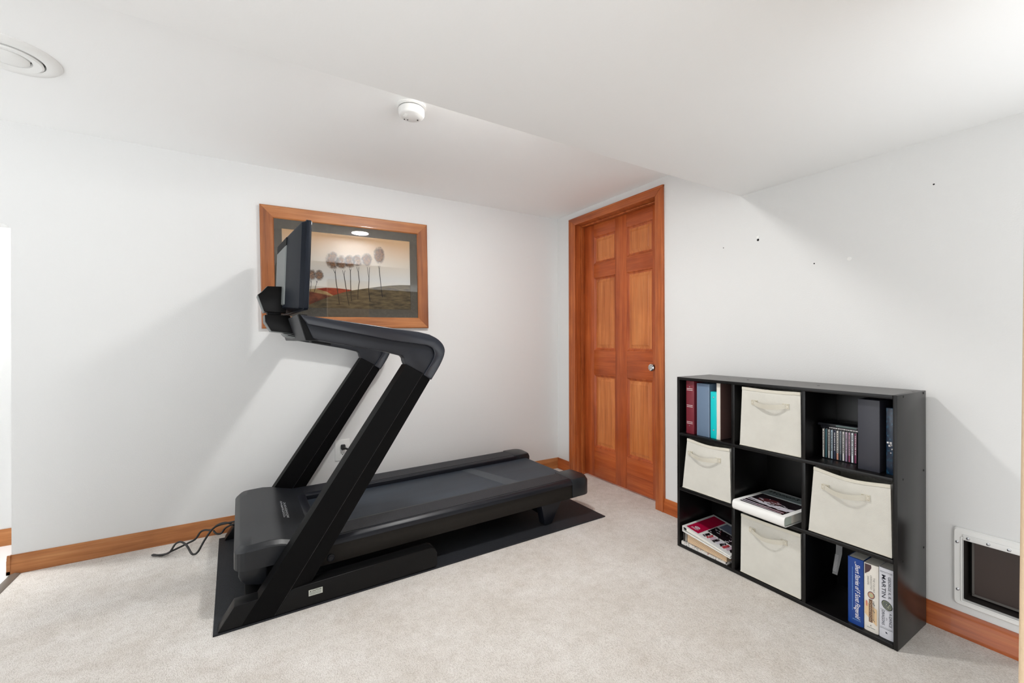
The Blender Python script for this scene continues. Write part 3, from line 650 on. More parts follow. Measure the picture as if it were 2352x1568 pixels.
# power cord: loose loops ahead of the hood, then along the wall up to the outlet
inv = TM.matrix_basis.inverted() if False else (Matrix.Translation((0, 1.936, 0)) @ Matrix.Rotation(ANG, 4, 'Z')).inverted()
def L(p): return tuple(inv @ Vector(p))
A_ = [(-.04, 2.69, .15), (-.096, 2.708, .14), (-.155, 2.727, .13), (-.186, 2.712, .12), (-.215, 2.663, .09), (-.237, 2.612, .06), (-.253, 2.612, .05), (-.266, 2.624, .055), (-.292, 2.695, .07), (-.321, 2.743, .075), (-.346, 2.763, .06), (-.366, 2.755, .03), (-.395, 2.777, .015), (-.432, 2.803, .010), (-.444, 2.812, .010), (-.436, 2.814, .009), (-.401, 2.785, .009), (-.364, 2.807, .013), (-.303, 2.821, .03), (-.268, 2.822, .045), (-.248, 2.839, .07), (-.228, 2.836, .078), (-.197, 2.812, .082), (-.167, 2.79, .11), (-.126, 2.755, .125), (-.08, 2.74, .10), (-.02, 2.80, .03), (.06, 2.895, .012), (.25, 2.915, .010), (.5, 2.915, .03), (.60, 2.925, .16), (.607, 2.93, .26), (.59, 2.932, .34), (.555, 2.932, .378), (.525, 2.928, .394)]
b = MB(); b.tube([L(p) for p in A_], 0.0048, 8, 6); b.tube([L(p) for p in [(-.188, 2.812, .075), (-.173, 2.793, .062), (-.152, 2.788, .062), (-.132, 2.777, .09), (-.096, 2.73, .12), (-.05, 2.70, .14)]], 0.0048, 8, 6)
cordo = b.build('power_cord', M['rubber'], TM, smooth=60)
b = MB(); b.loft([[tuple(L((0.496+x*s, y, 0.407+z*s-(2.944-y)*0.25))) for x, z in rrect(-0.014, 0.014, -0.013, 0.016, 0.006, 4)] for y, s in ((2.9515, 1.0), (2.935, 0.95), (2.925, 0.6))]); b.tube([L((0.500, 2.929, 0.405)), L((0.515, 2.928, 0.398)), L((0.530, 2.929, 0.391))], 0.0065, 8, 4)
b.build('plug', M['rubber'], cordo, bevel=0.001)

# ------------------------------------------------------------------ pet door in the right wall
pd = empty('pet_door', (XW, 0.3795, 0.1), 'white-framed pet door with a dark flap low in the right wall', 'pet door')
pd.location.z = 0.0
def PY(y): return y-0.3795
b = MB()
O_ = rrect(PY(0.241), PY(0.518), 0.117, 0.402, 0.012, 4); I_ = rrect(PY(0.266), PY(0.493), 0.138, 0.366, 0.003, 4)
def ringx(r, x): return [(x, p[0], p[1]) for p in r]
def inset(r, cx, cz, d): return [(p[0]+(d if p[0] < cx else -d), p[1]+(d if p[1] < cz else -d)) for p in r]
b.loft([ringx(O_, 0.0), ringx(O_, -0.008), ringx(inset(O_, 0, .26, .004), -0.012), ringx(inset(I_, 0, .26, -.006), -0.012), ringx(inset(I_, 0, .26, -.004), -0.015), ringx(I_, -0.015), ringx(I_, 0.006)], cap=False)
b.build('frame', M['white'], pd, smooth=35)
b = MB(); b.box(-0.0165, -0.012, PY(0.268), PY(0.491), 0.362, 0.382); b.build('flap_clamp', M['white'], pd, bevel=0.001)
for y, z in ((0.477, 0.371), (0.427, 0.371), (0.378, 0.371), (0.328, 0.371), (0.280, 0.371), (0.506, 0.348), (0.505, 0.173)):
    b = MB(); x = -0.0165 if z > 0.36 else -0.012
    b.lathe((x, PY(y), z), [(0.0055, 0), (0.0048, -0.002), (0.002, -0.003), (0.001, -0.0015)], 'x', 14); b.build('screw', M['silver'], pd)
brn = mat('dark_brown_vinyl', rgb(62, 50, 46), 0.35); brn2 = mat('brown_black_liner', rgb(40, 34, 32), 0.6)
b = MB(); b.loft([ringx(I_, 0.004), ringx(I_, 0.085)], cap=False); b.build('tunnel', brn2, pd)
b = MB(); b.box(0.047, 0.050, PY(0.270), PY(0.480), 0.150, 0.366); b.build('flap', brn, pd)
b = MB(); b.box(0.044, 0.047, PY(0.474), PY(0.480), 0.150, 0.366); b.box(0.044, 0.047, PY(0.270), PY(0.480), 0.144, 0.152); b.build('flap_edge', mat('grey_brush', rgb(96, 92, 88), 0.8), pd)
b = MB(); b.box(0.080, 0.085, PY(0.262), PY(0.497), 0.132, 0.372); b.build('outer_flap', M['hole'], pd)

# ------------------------------------------------------------------ cube shelf
SX0, SX1, SY0, SY1, SH = 1.938, 2.220, 0.588, 1.503, 0.902
sh = empty('cube_shelf', (SX0, 1.0455, 0.0), 'black nine-cube storage shelf standing on the carpet against the right wall', 'shelf')
def sb(name, y0, y1, z0, z1, x0=SX0, x1=SX1):
    b_ = MB(); b_.box(x0-SX0, x1-SX0, y0-1.0455, y1-1.0455, z0, z1); return b_.build(name, M['shelf'], sh, bevel=0.0012)
T = 0.0145
sb('side_panel', SY0, SY0+T-0.002, 0.001, SH); sb('side_panel', SY1-T, SY1, 0.001, SH)
sb('top_panel', SY0+T-0.0015, SY1-T, SH-0.015, SH-0.0008); b = MB(); b.box(0.002, SX1-SX0-0.001, SY0+T-1.0455, SY1-T-1.0455, SH-0.0008, SH-0.0004); b.build('painted_sheen', mat('sheen_toned_laminate', rgb(86, 84, 82), 0.35), sh); sb('bottom_panel', SY0+T-0.0015, SY1-T, 0.001, 0.0165)  # lighter film paints the lit wall's grazing reflection onto the shelf top
sb('shelf_board', SY0+T-0.0015, SY1-T, 0.592, 0.607); sb('shelf_board', SY0+T-0.0015, SY1-T, 0.302, 0.317)
for z0, z1 in ((0.0165, 0.302), (0.317, 0.592), (0.607, 0.887)):
    for y0, y1 in ((1.184, 1.200), (0.882, 0.8975)): sb('divider', y0, y1, z0, z1, SX0+0.0005)
sb('back_panel', SY0+0.004, SY1-0.004, 0.004, SH-0.004, SX1-0.004, SX1)
for x, z in ((1.993, .894), (2.195, .894), (1.988, .598), (2.195, .598), (1.985, .306), (2.193, .304)):
    b = MB(); b.cyl((x-SX0, SY0-0.0006-1.0455, z), 0.004, 0.002, 'y', 12); b.build('screw_hole', M['hole'], sh)
for x, y in ((2.083, 1.203), (2.079, .894), (2.12, .596), (2.0, 1.497)):
    b = MB(); b.cyl((x-SX0, y-1.0455, SH-0.0015), 0.0055, 0.0015, 'z', 12); b.build('screw_hole', M['hole'], sh)

# ------------------------------------------------------------------ canvas bins
def bin_(label, yl, yr, zb, zt, dip, lean, hy0, hy1, hz, xf=1.946, tilt=0.0, lumps=0):
    """yl/yr left & right edges of the front (left has the larger y), zt top, dip sag of the top hem, lean: how far the top left corner moves in"""
    cy = (yl+yr)/2
    r = empty('storage_bin', (xf, cy, zb), label, 'storage bin', 'canvas bins in the cube shelf')
    N, K = 14, 12; b_ = MB(); rr_ = random.Random(int(yl*1000)+int(zb*100))
    def P(s, t, off=0.0):
        a = yl-lean*t; c = yr+lean*0.2*t; y = a+(c-a)*s-cy
        top = (zt-zb)+tilt*s-dip*math.sin(math.pi*min(1, s*1.0))**1.3
        bulge = -0.006*math.sin(math.pi*s)*math.sin(math.pi*min(1, t*1.05))
        nz = lumps*0.004*math.sin(37*s+11*t)*math.sin(23*t+5*s)*max(0, s-0.45)
        return (bulge+0.006*(1-t)*0+off-abs(nz), y, top*t)
    F = [[b_.bm.verts.new(P(i/N, j/K)) for j in range(K+1)] for i in range(N+1)]
    for i in range(N):
        for j in range(K): b_.face([F[i][j], F[i][j+1], F[i+1][j+1], F[i+1][j]])
    D = 0.245; q0_ = [P(0, j/K) for j in range(K+1)]; q1_ = [P(1, j/K) for j in range(K+1)]
    S0 = [b_.bm.verts.new((D, p[1], p[2])) for p in q0_]; S1 = [b_.bm.verts.new((D, p[1], p[2])) for p in q1_]
    for j in range(K):
        b_.face([F[0][j], S0[j], S0[j+1], F[0][j+1]]); b_.face([F[N][j], F[N][j+1], S1[j+1], S1[j]]); b_.face([S0[j], S1[j], S1[j+1], S0[j+1]])
    b_.face([F[i][0] for i in range(N+1)]+[S1[0], S0[0]])
    ob = b_.build('body', M['canvas'], r, smooth=50)
    so = ob.modifiers.new('cloth', 'SOLIDIFY'); so.thickness = 0.003; so.offset = -1
    # hem
    b_ = MB(); pts = [Vector(P(i/N, 1.0)) for i in range(N+1)]; low = [Vector(P(i/N, 0.955)) for i in range(N+1)]
    rg_ = [[tuple(p+Vector((-0.0005, 0, 0.001))), tuple(p+Vector((-0.0022, 0, 0))), tuple(q+Vector((-0.0022, 0, 0))), tuple(q+Vector((-0.0005, 0, -0.0005)))] for p, q in zip(pts, low)]
    b_.loft(rg_, cap=True, closed=True); b_.build('hem', M['strap'], r, smooth=50)
    b_ = MB(); pts = [P(i/N, 0.03) for i in range(N+1)]; b_.tube([(p[0]-0.001, p[1], 0.003+0.0*p[2]) for p in pts], 0.002, 6, 2); b_.build('bottom_seam', M['strap'], r, smooth=60)
    # handle: two stitched patches and a bowed webbing strap
    y0, y1 = hy0-cy, hy1-cy; z0 = hz-zb; hh = 0.0105
    def fx(y):
        s = (yl-(y+cy))/(yl-yr); return P(max(0, min(1, s)), z0/(zt-zb))[0]
    h_ = None; pw = 0.026
    rg_ = []
    n = 18
    for k in range(n+1):
        t = k/n; y = (y0-pw*0.4)+((y1+pw*0.4)-(y0-pw*0.4))*t; bow = math.sin(math.pi*t); x = fx(y)-0.0025-0.024*bow**0.8; dz = -0.010*bow
        tw = 0.004*bow
        rg_.append([(x-tw, y, z0+hh+dz), (x+tw, y, z0-hh+dz), (x+tw-0.0015, y, z0-hh+dz), (x-tw-0.0015, y, z0+hh+dz)])
    b_ = MB(); b_.loft(rg_); h_ = b_.build('handle', M['strap'], r, smooth=60)
    for ya, yb in ((y0, y0-pw), (y1+pw, y1)):
        x = min(fx(ya), fx(yb))-0.0028
        b_ = MB(); b_.box(x-0.0012, x+0.004, yb, ya, z0-hh-0.0005, z0+hh+0.0005, 0)
        xx = x-0.0016
        def line(p, q):
            d = Vector((q[0]-p[0], q[1]-p[1])).normalized()*0.0004; nn = (-d.y, d.x)
            b_.face([(xx, p[0]+nn[0], p[1]+nn[1]), (xx, q[0]+nn[0], q[1]+nn[1]), (xx, q[0]-nn[0], q[1]-nn[1]), (xx, p[0]-nn[0], p[1]-nn[1])], 1)
        c_ = [(ya-.002, z0-hh+.002), (yb+.002, z0-hh+.002), (yb+.002, z0+hh-.002), (ya-.002, z0+hh-.002)]
        for k in range(4): line(c_[k], c_[(k+1) % 4])
        line(c_[0], c_[2]); line(c_[1], c_[3])
        b_.build('stitched_patch', [M['strap'], M['stitch']], h_)
    return r
bin_('cream canvas bin in the top middle cube, its handle hanging level', 1.163, 0.901, 0.6085, 0.881, 0.004, 0.012, 1.105, 0.946, 0.815, tilt=-0.001)
bin_('scuffed cream canvas bin in the left cube of the middle row', 1.476, 1.207, 0.3185, 0.584, 0.010, 0.030, 1.439, 1.256, 0.511, tilt=-0.006, lumps=1)
bin_('cream canvas bin in the bottom middle cube below the protruding white binder', 1.161, 0.903, 0.0180, 0.290, 0.002, 0.004, 1.117, 0.954, 0.232)
bin_('cream canvas bin with a sagging top in the right cube of the middle row', 0.874, 0.606, 0.3185, 0.584, 0.014, 0.020, 0.825, 0.668, 0.514, tilt=-0.004)

# ------------------------------------------------------------------ binders, books and discs (spines face -x, left is +y)
def upright_box(name, label, cat, y0, y1, z0, z1, x0, depth, m_, group=None, bevel=0.0015, part='cover', inner=None):
    r = empty(name, (x0, (y0+y1)/2, z0), label, cat, group); h = (y1-y0)/2
    b_ = MB(); b_.box(0, depth, -h, h, 0.0, z1-z0); b_.build(part, m_, r, bevel=bevel)
    return r, h
def rect(name, mtl, parent, ya, yb, za, zb, x=-0.0006):
    b_ = MB(); b_.face([(x, ya, za), (x, yb, za), (x, yb, zb), (x, ya, zb)]); return b_.build(name, mtl, parent)
ZT = 0.6075
r, h = upright_box('binder', 'maroon ring binder with white double stripes, leftmost in the top left cube', 'binder', 1.416, 1.463, ZT, 0.884, 1.960, 0.24, mat('maroon_vinyl', rgb(116, 36, 48), 0.4))
wl = mat('white_print', rgb(226, 222, 222), 0.5)
for z in (.842, .834, .755, .747, .668, .660):
    b = MB(); b.face([(-0.0006, -h+0.008, z-ZT), (-0.0006, h-0.004, z-ZT), (-0.0006, h-0.004, z-ZT+0.0022), (-0.0006, -h+0.008, z-ZT+0.0022)])
    b.build('spine_stripe', wl, r)
for z in (.853, .649):
    b = MB(); b.cyl((-0.002, 0.002, z-ZT), 0.0025, 0.002, 'x', 12); b.build('rivet', M['silver'], r)
r, h = upright_box('binder', 'plain slate-blue binder next to the maroon binder', 'binder', 1.328, 1.398, ZT, 0.876, 1.960, 0.24, mat('slate_vinyl', rgb(104, 124, 148), 0.45))
rect('spine_edge', mat('slate_edge', rgb(132, 150, 170), 0.5), r, -h, -h+0.003, 0, .876-ZT); rect('spine_edge', bpy.data.materials['slate_edge'], r, h-0.002, h, 0, .876-ZT)
r, h = upright_box('binder', 'bright teal ring binder, shorter than its neighbours, in the top left cube', 'binder', 1.289, 1.322, ZT, 0.840, 1.960, 0.24, mat('teal_vinyl', rgb(0, 196, 200), 0.35))
for z in (.813, .650):
    b = MB(); b.lathe((0, 0.0, z-ZT), [(0.004, -0.0002), (0.0035, -0.002), (0.0015, -0.0025), (0.001, -0.001)], 'x', 14); b.build('rivet', M['silver'], r)
r = empty('binder', (1.957, 1.277, ZT), 'white-spined binder with a dark brown cover, rightmost in the top left cube', 'binder')
b = MB(); b.box(0, 0.003, -0.009, 0.010, 0, .278); b.box(0, 0.24, 0.007, 0.010, 0, .278); b.build('spine', mat('ivory_vinyl', rgb(222, 216, 206), 0.5), r, bevel=0.001)
b = MB(); b.box(0.002, 0.24, -0.0095, -0.0065, 0, .278); b.build('cover', mat('brown_cover', rgb(96, 74, 70), 0.25), r, bevel=0.0008)
b = MB(); b.box(0.01, 0.235, -0.0065, 0.007, 0.003, .275); b.build('pages', M['paper'], r)

# compact discs
CDC = [((214, 210, 202), (150, 130, 110)), ((40, 92, 100), (30, 70, 100)), ((196, 192, 186), (120, 116, 112)), ((170, 190, 204), (140, 170, 190)), ((20, 28, 60), (190, 200, 212)), ((216, 212, 208), (196, 140, 120)),
       ((120, 130, 138), (60, 72, 84)), ((204, 202, 200), (170, 168, 166)), ((186, 168, 188), (150, 130, 160)), ((178, 140, 160), (130, 60, 90)), ((226, 230, 236), (206, 212, 220)), ((120, 44, 80), (206, 170, 184))]
CDN = ['white spine, leftmost of the standing row', 'teal spine', 'pale grey spine with a thin dark line', 'pale blue spine, fourth in the standing row', 'navy and white spine', 'white spine with an orange foot', 'grey spine with a navy foot', 'off-white spine with small dark lettering', 'lilac spine', 'pink spine with a plum foot', 'bright white spine, second from the black binder', 'plum spine beside the black binder']
case = mat('cd_case_plastic', rgb(22, 24, 30), 0.15)
for k in range(12):
    yc = 0.8550-k*0.01005
    r = empty('cd_case', (2.030, yc, ZT), 'compact disc case with a '+CDN[k], 'cd case', 'compact disc cases in the top right cube')
    b = MB(); b.box(0, 0.14, -0.0048, 0.0048, 0, 0.125); b.build('case', case, r, bevel=0.0006)
    a, c = CDC[k]; b = MB(); za = 0.03 if k in (5, 6, 8, 9) else 0.12
    ma_, mb2 = mat('cd_label', rgb(*a), 0.4), mat('cd_label_accent', rgb(*c), 0.4)
    b.face([(-0.0006, -0.003, 0.004), (-0.0006, 0.003, 0.004), (-0.0006, 0.003, 0.121), (-0.0006, -0.003, 0.121)], 0)
    if za < 0.1: b.face([(-0.0008, -0.003, 0.004), (-0.0008, 0.003, 0.004), (-0.0008, 0.003, za), (-0.0008, -0.003, za)], 1)
    rr = random.Random(k); z = 0.112
    while z > 0.036 and k != 1:
        w_ = rr.uniform(0.002, 0.006); b.face([(-0.0009, -0.0014, z-w_), (-0.0009, 0.0014, z-w_), (-0.0009, 0.0014, z), (-0.0009, -0.0014, z)], 2); z -= w_+rr.uniform(0.001, 0.004)
    b.build('spine_label', [ma_, mb2, mat('cd_ink', rgb(60, 58, 62), 0.5) if k not in (4, 11) else wl], r)
for k, (dy, ln, lab) in enumerate(((0.0, 0.135, 'compact disc case lying flat directly on the standing discs, white lettering on its edge'), (0.006, 0.142, 'topmost compact disc case lying flat, greenish edge'))):
    r = empty('cd_case', (2.026, 0.797+dy, ZT+0.1255+k*0.0105), lab, 'cd case', 'compact disc cases in the top right cube')
    b = MB(); b.box(0, 0.13, -ln/2, ln/2 if k else 0.066, 0, 0.0099); b.build('case', case, r, bevel=0.0006)
    b = MB()
    if k == 0:
        y = 0.035
        rr = random.Random(3)
        while y > -0.062: w_ = rr.uniform(.003, .009); b.face([(-0.0006, y-w_, 0.0035), (-0.0006, y, 0.0035), (-0.0006, y, 0.0065), (-0.0006, y-w_, 0.0065)]); y -= w_+0.0018
    else: b.face([(-0.0006, -0.064, 0.002), (-0.0006, 0.006, 0.002), (-0.0006, 0.006, 0.0075), (-0.0006, -0.064, 0.0075)])
    b.build('spine_label', wl if k == 0 else mat('cd_green', rgb(84, 104, 102), 0.4), r)
r, h = upright_box('binder', 'tall plain black binder standing beside the compact discs', 'binder', 0.648, 0.715, ZT, 0.874, 1.970, 0.235, mat('black_vinyl', rgb(52, 53, 62), 0.42))
nv = mat('navy_pattern', rgb(8, 36, 62), 0.2); vv_ = coords(nv, (1, 1, 0.6)); f = noise(nv, vv_, 110, 5, 0.7); setc(nv, ramp(nv, f, [(0.5, rgb(6, 30, 54)), (0.64, rgb(24, 70, 96)), (0.72, rgb(120, 156, 176))]))
r, h = upright_box('binder', 'navy speckled box file at the right end of the top right cube', 'box file', 0.606, 0.633, ZT, 0.850, 1.980, 0.23, nv)
b = MB(); rr = random.Random(12)
for k in range(11):
    y, z, s = rr.uniform(-.011, .010), rr.uniform(.075, .125), rr.choice((.0012, .0018, .003)); b.face([(-.0006, y-s, z-s), (-.0006, y+s, z-s), (-.0006, y+s, z+s), (-.0006, y-s, z+s)])
b.build('pale_marks', wl, r)

# white binder lying half out of the middle cube
BZ = 0.3175
bd = empty('binder', (1.888, 1.053, BZ), 'thick white binder with a photo cover lying half out of the middle cube', 'binder', rz=math.radians(-3.2))
b = MB(); HL, DP, TH = 0.1165, 0.292, 0.043
def cap_(o): return [(0.010-o*0, 0.0+o), (0.003+o, 0.006), (0.0+o, 0.014), (0.0+o, TH-0.014), (0.003+o, TH-0.006), (0.010, TH-o)]
pr = [(DP, 0.0)]+cap_(0)+[(DP, TH), (DP, TH-0.003)]+cap_(0.003)[::-1]+[(DP, 0.003)]
b.prism(pr, -HL, HL, 'y'); b.build('cover', M['whitep'], bd, smooth=50)
b = MB(); b.box(0.012, DP-0.012, -HL+0.006, HL-0.006, 0.004, TH-0.006); b.build('pages', M['paper'], bd)
b = MB(); b.box(0.012, 0.06, -HL+0.004, -HL+0.0055, 0.005, TH-0.007); b.build('divider_sheet', mat('grey_sheet', rgb(178, 190, 182), 0.7), bd)
b = MB(); rr = random.Random(21)
def CV(s, t): return (0.006+t*(DP-0.012), HL-0.004-s*(2*HL-0.008), TH)
def cpoly(pts, mi, lift): b.face([tuple(Vector(CV(*p))+Vector((0, 0, lift))) for p in pts], mi)
cpoly([(.0, .70), (1, .70), (1, .985), (.0, .985)], 0, .0004)
cpoly([(.07, .06), (.93, .06), (.93, .69), (.07, .69)], 1, .0004)
cpoly([(.18, .40), (.30, .52), (.50, .55), (.66, .44), (.6, .35), (.3, .34)], 2, .0005)
cpoly([(.30, .10), (.9, .08), (.9, .2), (.5, .2)], 2, .0005)
cpoly([(.09, .36), (.3, .34), (.5, .30), (.66, .38), (.80, .36), (.93, .40), (.93, .27), (.75, .20), (.6, .24), (.4, .24), (.2, .30), (.09, .30)], 3, .0006)
for k in range(60):
    s0, t0 = rr.gauss(.52, .13), rr.gauss(.31, .07); L_ = rr.uniform(.02, .09); a = rr.uniform(-.6, .9); ds, dt = math.cos(a)*L_, math.sin(a)*L_*.6
    if not (.1 < s0 < .84 and .1 < t0 < .55): continue
    cpoly([(s0, t0), (s0+ds, t0+dt), (s0+ds, t0+dt+.012), (s0, t0+.018)], 3 if k % 3 else 1, .0007+k*1e-6)
for t0, mi in ((.075, 3), (.135, 3), (.175, 1), (.225, 3)): cpoly([(.08, t0+.02), (.9, t0-.005), (.9, t0+.012), (.08, t0+.045)], mi, .0009)
for k in range(16): cpoly([(.12+k*.03, .085), (.135+k*.03, .083), (.135+k*.03, .105), (.12+k*.03, .107)], 3, .0011)
b.build('cover_print', [mat('print_grey_teal', rgb(150, 164, 166), 0.3), mat('print_black', rgb(26, 18, 22), 0.3), mat('print_maroon', rgb(92, 44, 48), 0.3), mat('print_pale', rgb(226, 222, 232), 0.3)], bd)
text('cover_title', "Women's W", ink, bd, (0.006+.84*(DP-.012), HL-0.022, TH+.0006), (0, -1, 0), (1, 0, 0), 0.030, shear=0.35, width=0.19, thick=0.012)
b = MB(); y = HL-0.03
while y > -HL+0.02: w_ = rr.uniform(.003, .007); b.face([(0.006+.76*(DP-.012), y-w_, TH+.0007), (0.006+.76*(DP-.012), y, TH+.0007), (0.006+.785*(DP-.012), y, TH+.0007), (0.006+.785*(DP-.012), y-w_, TH+.0007)]); y -= w_+.002
b.build('cover_small_print', mat('slate_ink', rgb(90, 104, 108), 0.5), bd)

# stack of papers in the bottom left cube
SB0 = 0.0170
r = empty('magazine', (1.944, 1.362, SB0), 'creased white magazine at the bottom of the stack in the bottom left cube', 'magazine')
mg = mat('magazine_print', rgb(216, 214, 210), 0.5); f = noise(mg, coords(mg, (30, 60, 30)), 1.6, 3, .6); setc(mg, ramp(mg, f, [(.36, rgb(40, 36, 38)), (.44, rgb(210, 208, 204)), (.62, rgb(226, 224, 220)), (.68, rgb(150, 70, 46))]))
b = MB(); b.loft([[(x, y, z) for y, z in ((.120, 0), (-.135, 0), (-.135, .006), (-.02, .010), (.120, .016))] for x in (0, .25)]); b.build('pages', mg, r)
r = empty('paper_folder', (1.950, 1.352, SB0+.0125), 'dark folder of tan papers under the crimson-covered binder', 'folder')
tan = mat('tan_paper', rgb(214, 184, 146), 0.8); n_, l_, b0 = nodes(tan); wv = n_.new('ShaderNodeTexWave'); wv.inputs['Scale'].default_value = 70; wv.inputs['Distortion'].default_value = 1.5; wv.bands_direction = 'Z'; l_.new(coords(tan), wv.inputs['Vector'])
setc(tan, ramp(tan, wv.outputs['Fac'], [(.2, rgb(150, 112, 76)), (.45, rgb(222, 194, 158)), (.8, rgb(232, 208, 176))]))
b = MB(); b.loft([[(x, y, z) for y, z in ((.100, .006), (-.118, -.004), (-.118, .020), (.100, .047))] for x in (.004, .24)]); b.build('papers', tan, r)
b = MB(); b.loft([[(x, y, z) for y, z in ((.122, .055), (-.130, .0245), (-.130, .0225), (.118, .052), (.118, .004), (.122, .004))] for x in (0, .25)]); b.build('folder', mat('dark_folder', rgb(58, 54, 52), 0.5), r)
b = MB(); b.loft([[(x, y, z) for y, z in ((.1165, .05), (.104, .048), (.104, .008), (.1165, .006))] for x in (.006, .24)]); b.build('ring_strip', mat('grey_strip', rgb(140, 136, 130), 0.5), r)
tb = empty('binder', (1.940, 1.340, 0.0), 'white binder with crimson and photo cover, topping the stack in the bottom left cube', 'binder')
ya, yb, za, zb_, t0_, t1_ = .133, -.133, .088, .0560, .030, .014
b = MB(); b.loft([[(x, y, z) for y, z in ((ya, za), (yb, zb_), (yb, zb_+.003), (ya-.004, za+.003), (ya-.004, za+t0_-.003), (yb, zb_+t1_-.003), (yb, zb_+t1_), (ya, za+t0_))] for x in (0, .27)]); b.build('cover', M['whitep'], tb, smooth=30)
b = MB(); b.loft([[(x, y, z) for y, z in ((ya-.020, za+.008), (yb+.006, zb_+.005), (yb+.006, zb_+t1_-.004), (ya-.020, za+t0_-.010))] for x in (.006, .262)]); b.build('pages', M['paper'], tb)
b = MB(); b.lathe((.004, ya-.014, za+.018), [(.0085, 0), (.0085, .20), (.006, .20), (.006, 0)], 'x', 18); b.build('ring', M['silver'], tb)
b = MB()
def TB(s, t): return (.008+t*.254, ya-.006+(yb-ya+.010)*s, za+t0_+(zb_+t1_-za-t0_)*(.02+.96*s))
def tpoly(pts, mi, lift): b.face([tuple(Vector(TB(*p))+Vector((0, 0, lift))) for p in pts], mi)
tpoly([(.03, .03), (.30, .03), (.30, .97), (.03, .97)], 0, .0006)
tpoly([(.32, .30), (.97, .30), (.97, .62), (.32, .62)], 1, .0006); tpoly([(.34, .66), (.97, .66), (.97, .95), (.34, .95)], 4, .0006)
for k in range(9):
    s0 = .36+k*.068; tpoly([(s0, .08+.02*(k % 3)), (s0+.06, .06), (s0+.075, .24), (s0+.02, .27)], (1, 2, 3, 1, 5)[k % 5], .0008+k*1e-5)
for k in range(50):
    s0, t0 = rr.uniform(.34, .92), rr.uniform(.08, .60); a = rr.uniform(-.5, 1.2); L_ = rr.uniform(.015, .05)
    tpoly([(s0, t0), (s0+L_*math.cos(a), t0+L_*math.sin(a)*.7), (s0+L_*math.cos(a), t0+L_*math.sin(a)*.7+.02), (s0, t0+.025)], rr.choice((2, 3, 5, 5, 1)), .0010+k*2e-6)
cc = [(.165+.055*math.cos(math.radians(a)), .20+.045*math.sin(math.radians(a))) for a in range(0, 360, 20)]; tpoly(cc, 5, .0009)
for k in range(5): tpoly([(.13+k*.016, .185+.006*(k % 2)), (.138+k*.016, .183), (.138+k*.016, .215), (.13+k*.016, .217)], 0, .0012)
for t0, s1 in ((.125, .235), (.095, .20)):
    s0 = .085
    while s0 < s1: w_ = rr.uniform(.008, .018); tpoly([(s0, t0), (s0+w_, t0), (s0+w_, t0+.016), (s0, t0+.016)], 5, .0009); s0 += w_+.004
b.build('cover_print', [mat('print_crimson', rgb(186, 18, 66), 0.3), bpy.data.materials['print_black'], mat('print_red', rgb(190, 70, 78), 0.3), mat('print_pink', rgb(216, 186, 204), 0.3), mat('print_slate', rgb(120, 128, 150), 0.3), bpy.data.materials['print_pale']], tb)

# three upright books in the bottom right cube
ZB = 0.0170; EX, EY = (0, 0, -1), (0, -1, 0)
def book(label, y0, y1, z1, x0, depth, col, rough=0.35):
    r_ = empty('book', (x0, (y0+y1)/2, ZB), label, 'book', 'books in the bottom right cube'); h_ = (y1-y0)/2; H_ = z1-ZB
    b_ = MB(); sp = [(0.004, -h_), (0.0012, -h_*0.8), (0.0, -h_*0.4), (0.0, h_*0.4), (0.0012, h_*0.8), (0.004, h_)]
    b_.prism(sp+[(depth, h_), (depth, h_-0.001), (0.006, h_-0.001), (0.006, -h_+0.001), (depth, -h_+0.001), (depth, -h_)], 0, H_, 'z'); b_.build('cover', col, r_, smooth=40)
    b_ = MB(); b_.box(0.006, depth-0.004, -h_+0.001, h_-0.001, 0.001, H_-0.002); b_.build('pages', M['paper'], r_)
    return r_, h_, H_
blue = mat('blue_cover', rgb(16, 62, 138), 0.3); wink = mat('white_ink', rgb(232, 232, 236), 0.5); lbl = mat('pale_blue_ink', rgb(96, 142, 196), 0.5)
r, h, Hh = book('blue book with white script on its spine, leftmost of three upright books', .694, .743, .268, 1.955, .175, blue)
text('spine_title', 'Short Stories of F Scott Fitzgerald', wink, r, (-.0004, -.0005, Hh-.020), EX, EY, .0150, shear=.3, width=.206, thick=.010)
text('spine_title', 'THE', wink, r, (-.0004, .002, Hh-.010), EX, EY, .0040, width=.009)
b = MB(); z = Hh-.035
while z > .05: w_ = rr.uniform(.002, .005); b.face([(-.0003, .0098, z-w_), (-.0003, .0098, z), (-.0003, .0075, z), (-.0003, .0075, z-w_)]); z -= w_+.0015
b.build('spine_small_print', lbl, r)
b = MB(); y = .008
while y > -.016: w_ = .0025; b.face([(-.0006, y, .018), (-.0006, y-w_, .018), (-.0006, y-w_, .022), (-.0006, y, .022)]); y -= w_+.0012
b.build('spine_foot_print', lbl, r)
r, h, Hh = book('white novel with a parchment strip on its spine, middle of three upright books', .649, .692, .266, 1.955, .165, mat('white_cover', rgb(226, 222, 214), 0.4))
gk = mat('charcoal_ink', rgb(80, 80, 78), 0.6)
for s_, y, z in (('THE COLONY OF', -.009, Hh-.046), ('UNREQUITED', -.0005, Hh-.040), ('DREAMS', .0085, Hh-.046)):
    text('spine_title', s_, gk, r, (-.0004, y+.002, z), EX, EY, .0050, width=.0052*len(s_), spacing=1.25)
b = MB()
SA = [mat('parchment', rgb(222, 192, 152), 0.6), mat('plum_print', rgb(74, 52, 56), 0.6), mat('brown_band', rgb(112, 82, 62), 0.6), gk, mat('pink_print', rgb(206, 130, 112), 0.6), mat('sage_print', rgb(176, 176, 140), 0.6), grey_ink]
def sp(pts, mi, x=-.0005): b.face([(x, y, z) for y, z in pts], mi)
sp([(h-.003, .108), (.004, .102), (-h+.004, .090), (-h+.004, .030), (-.004, .040), (h-.003, .062)][::-1], 0)
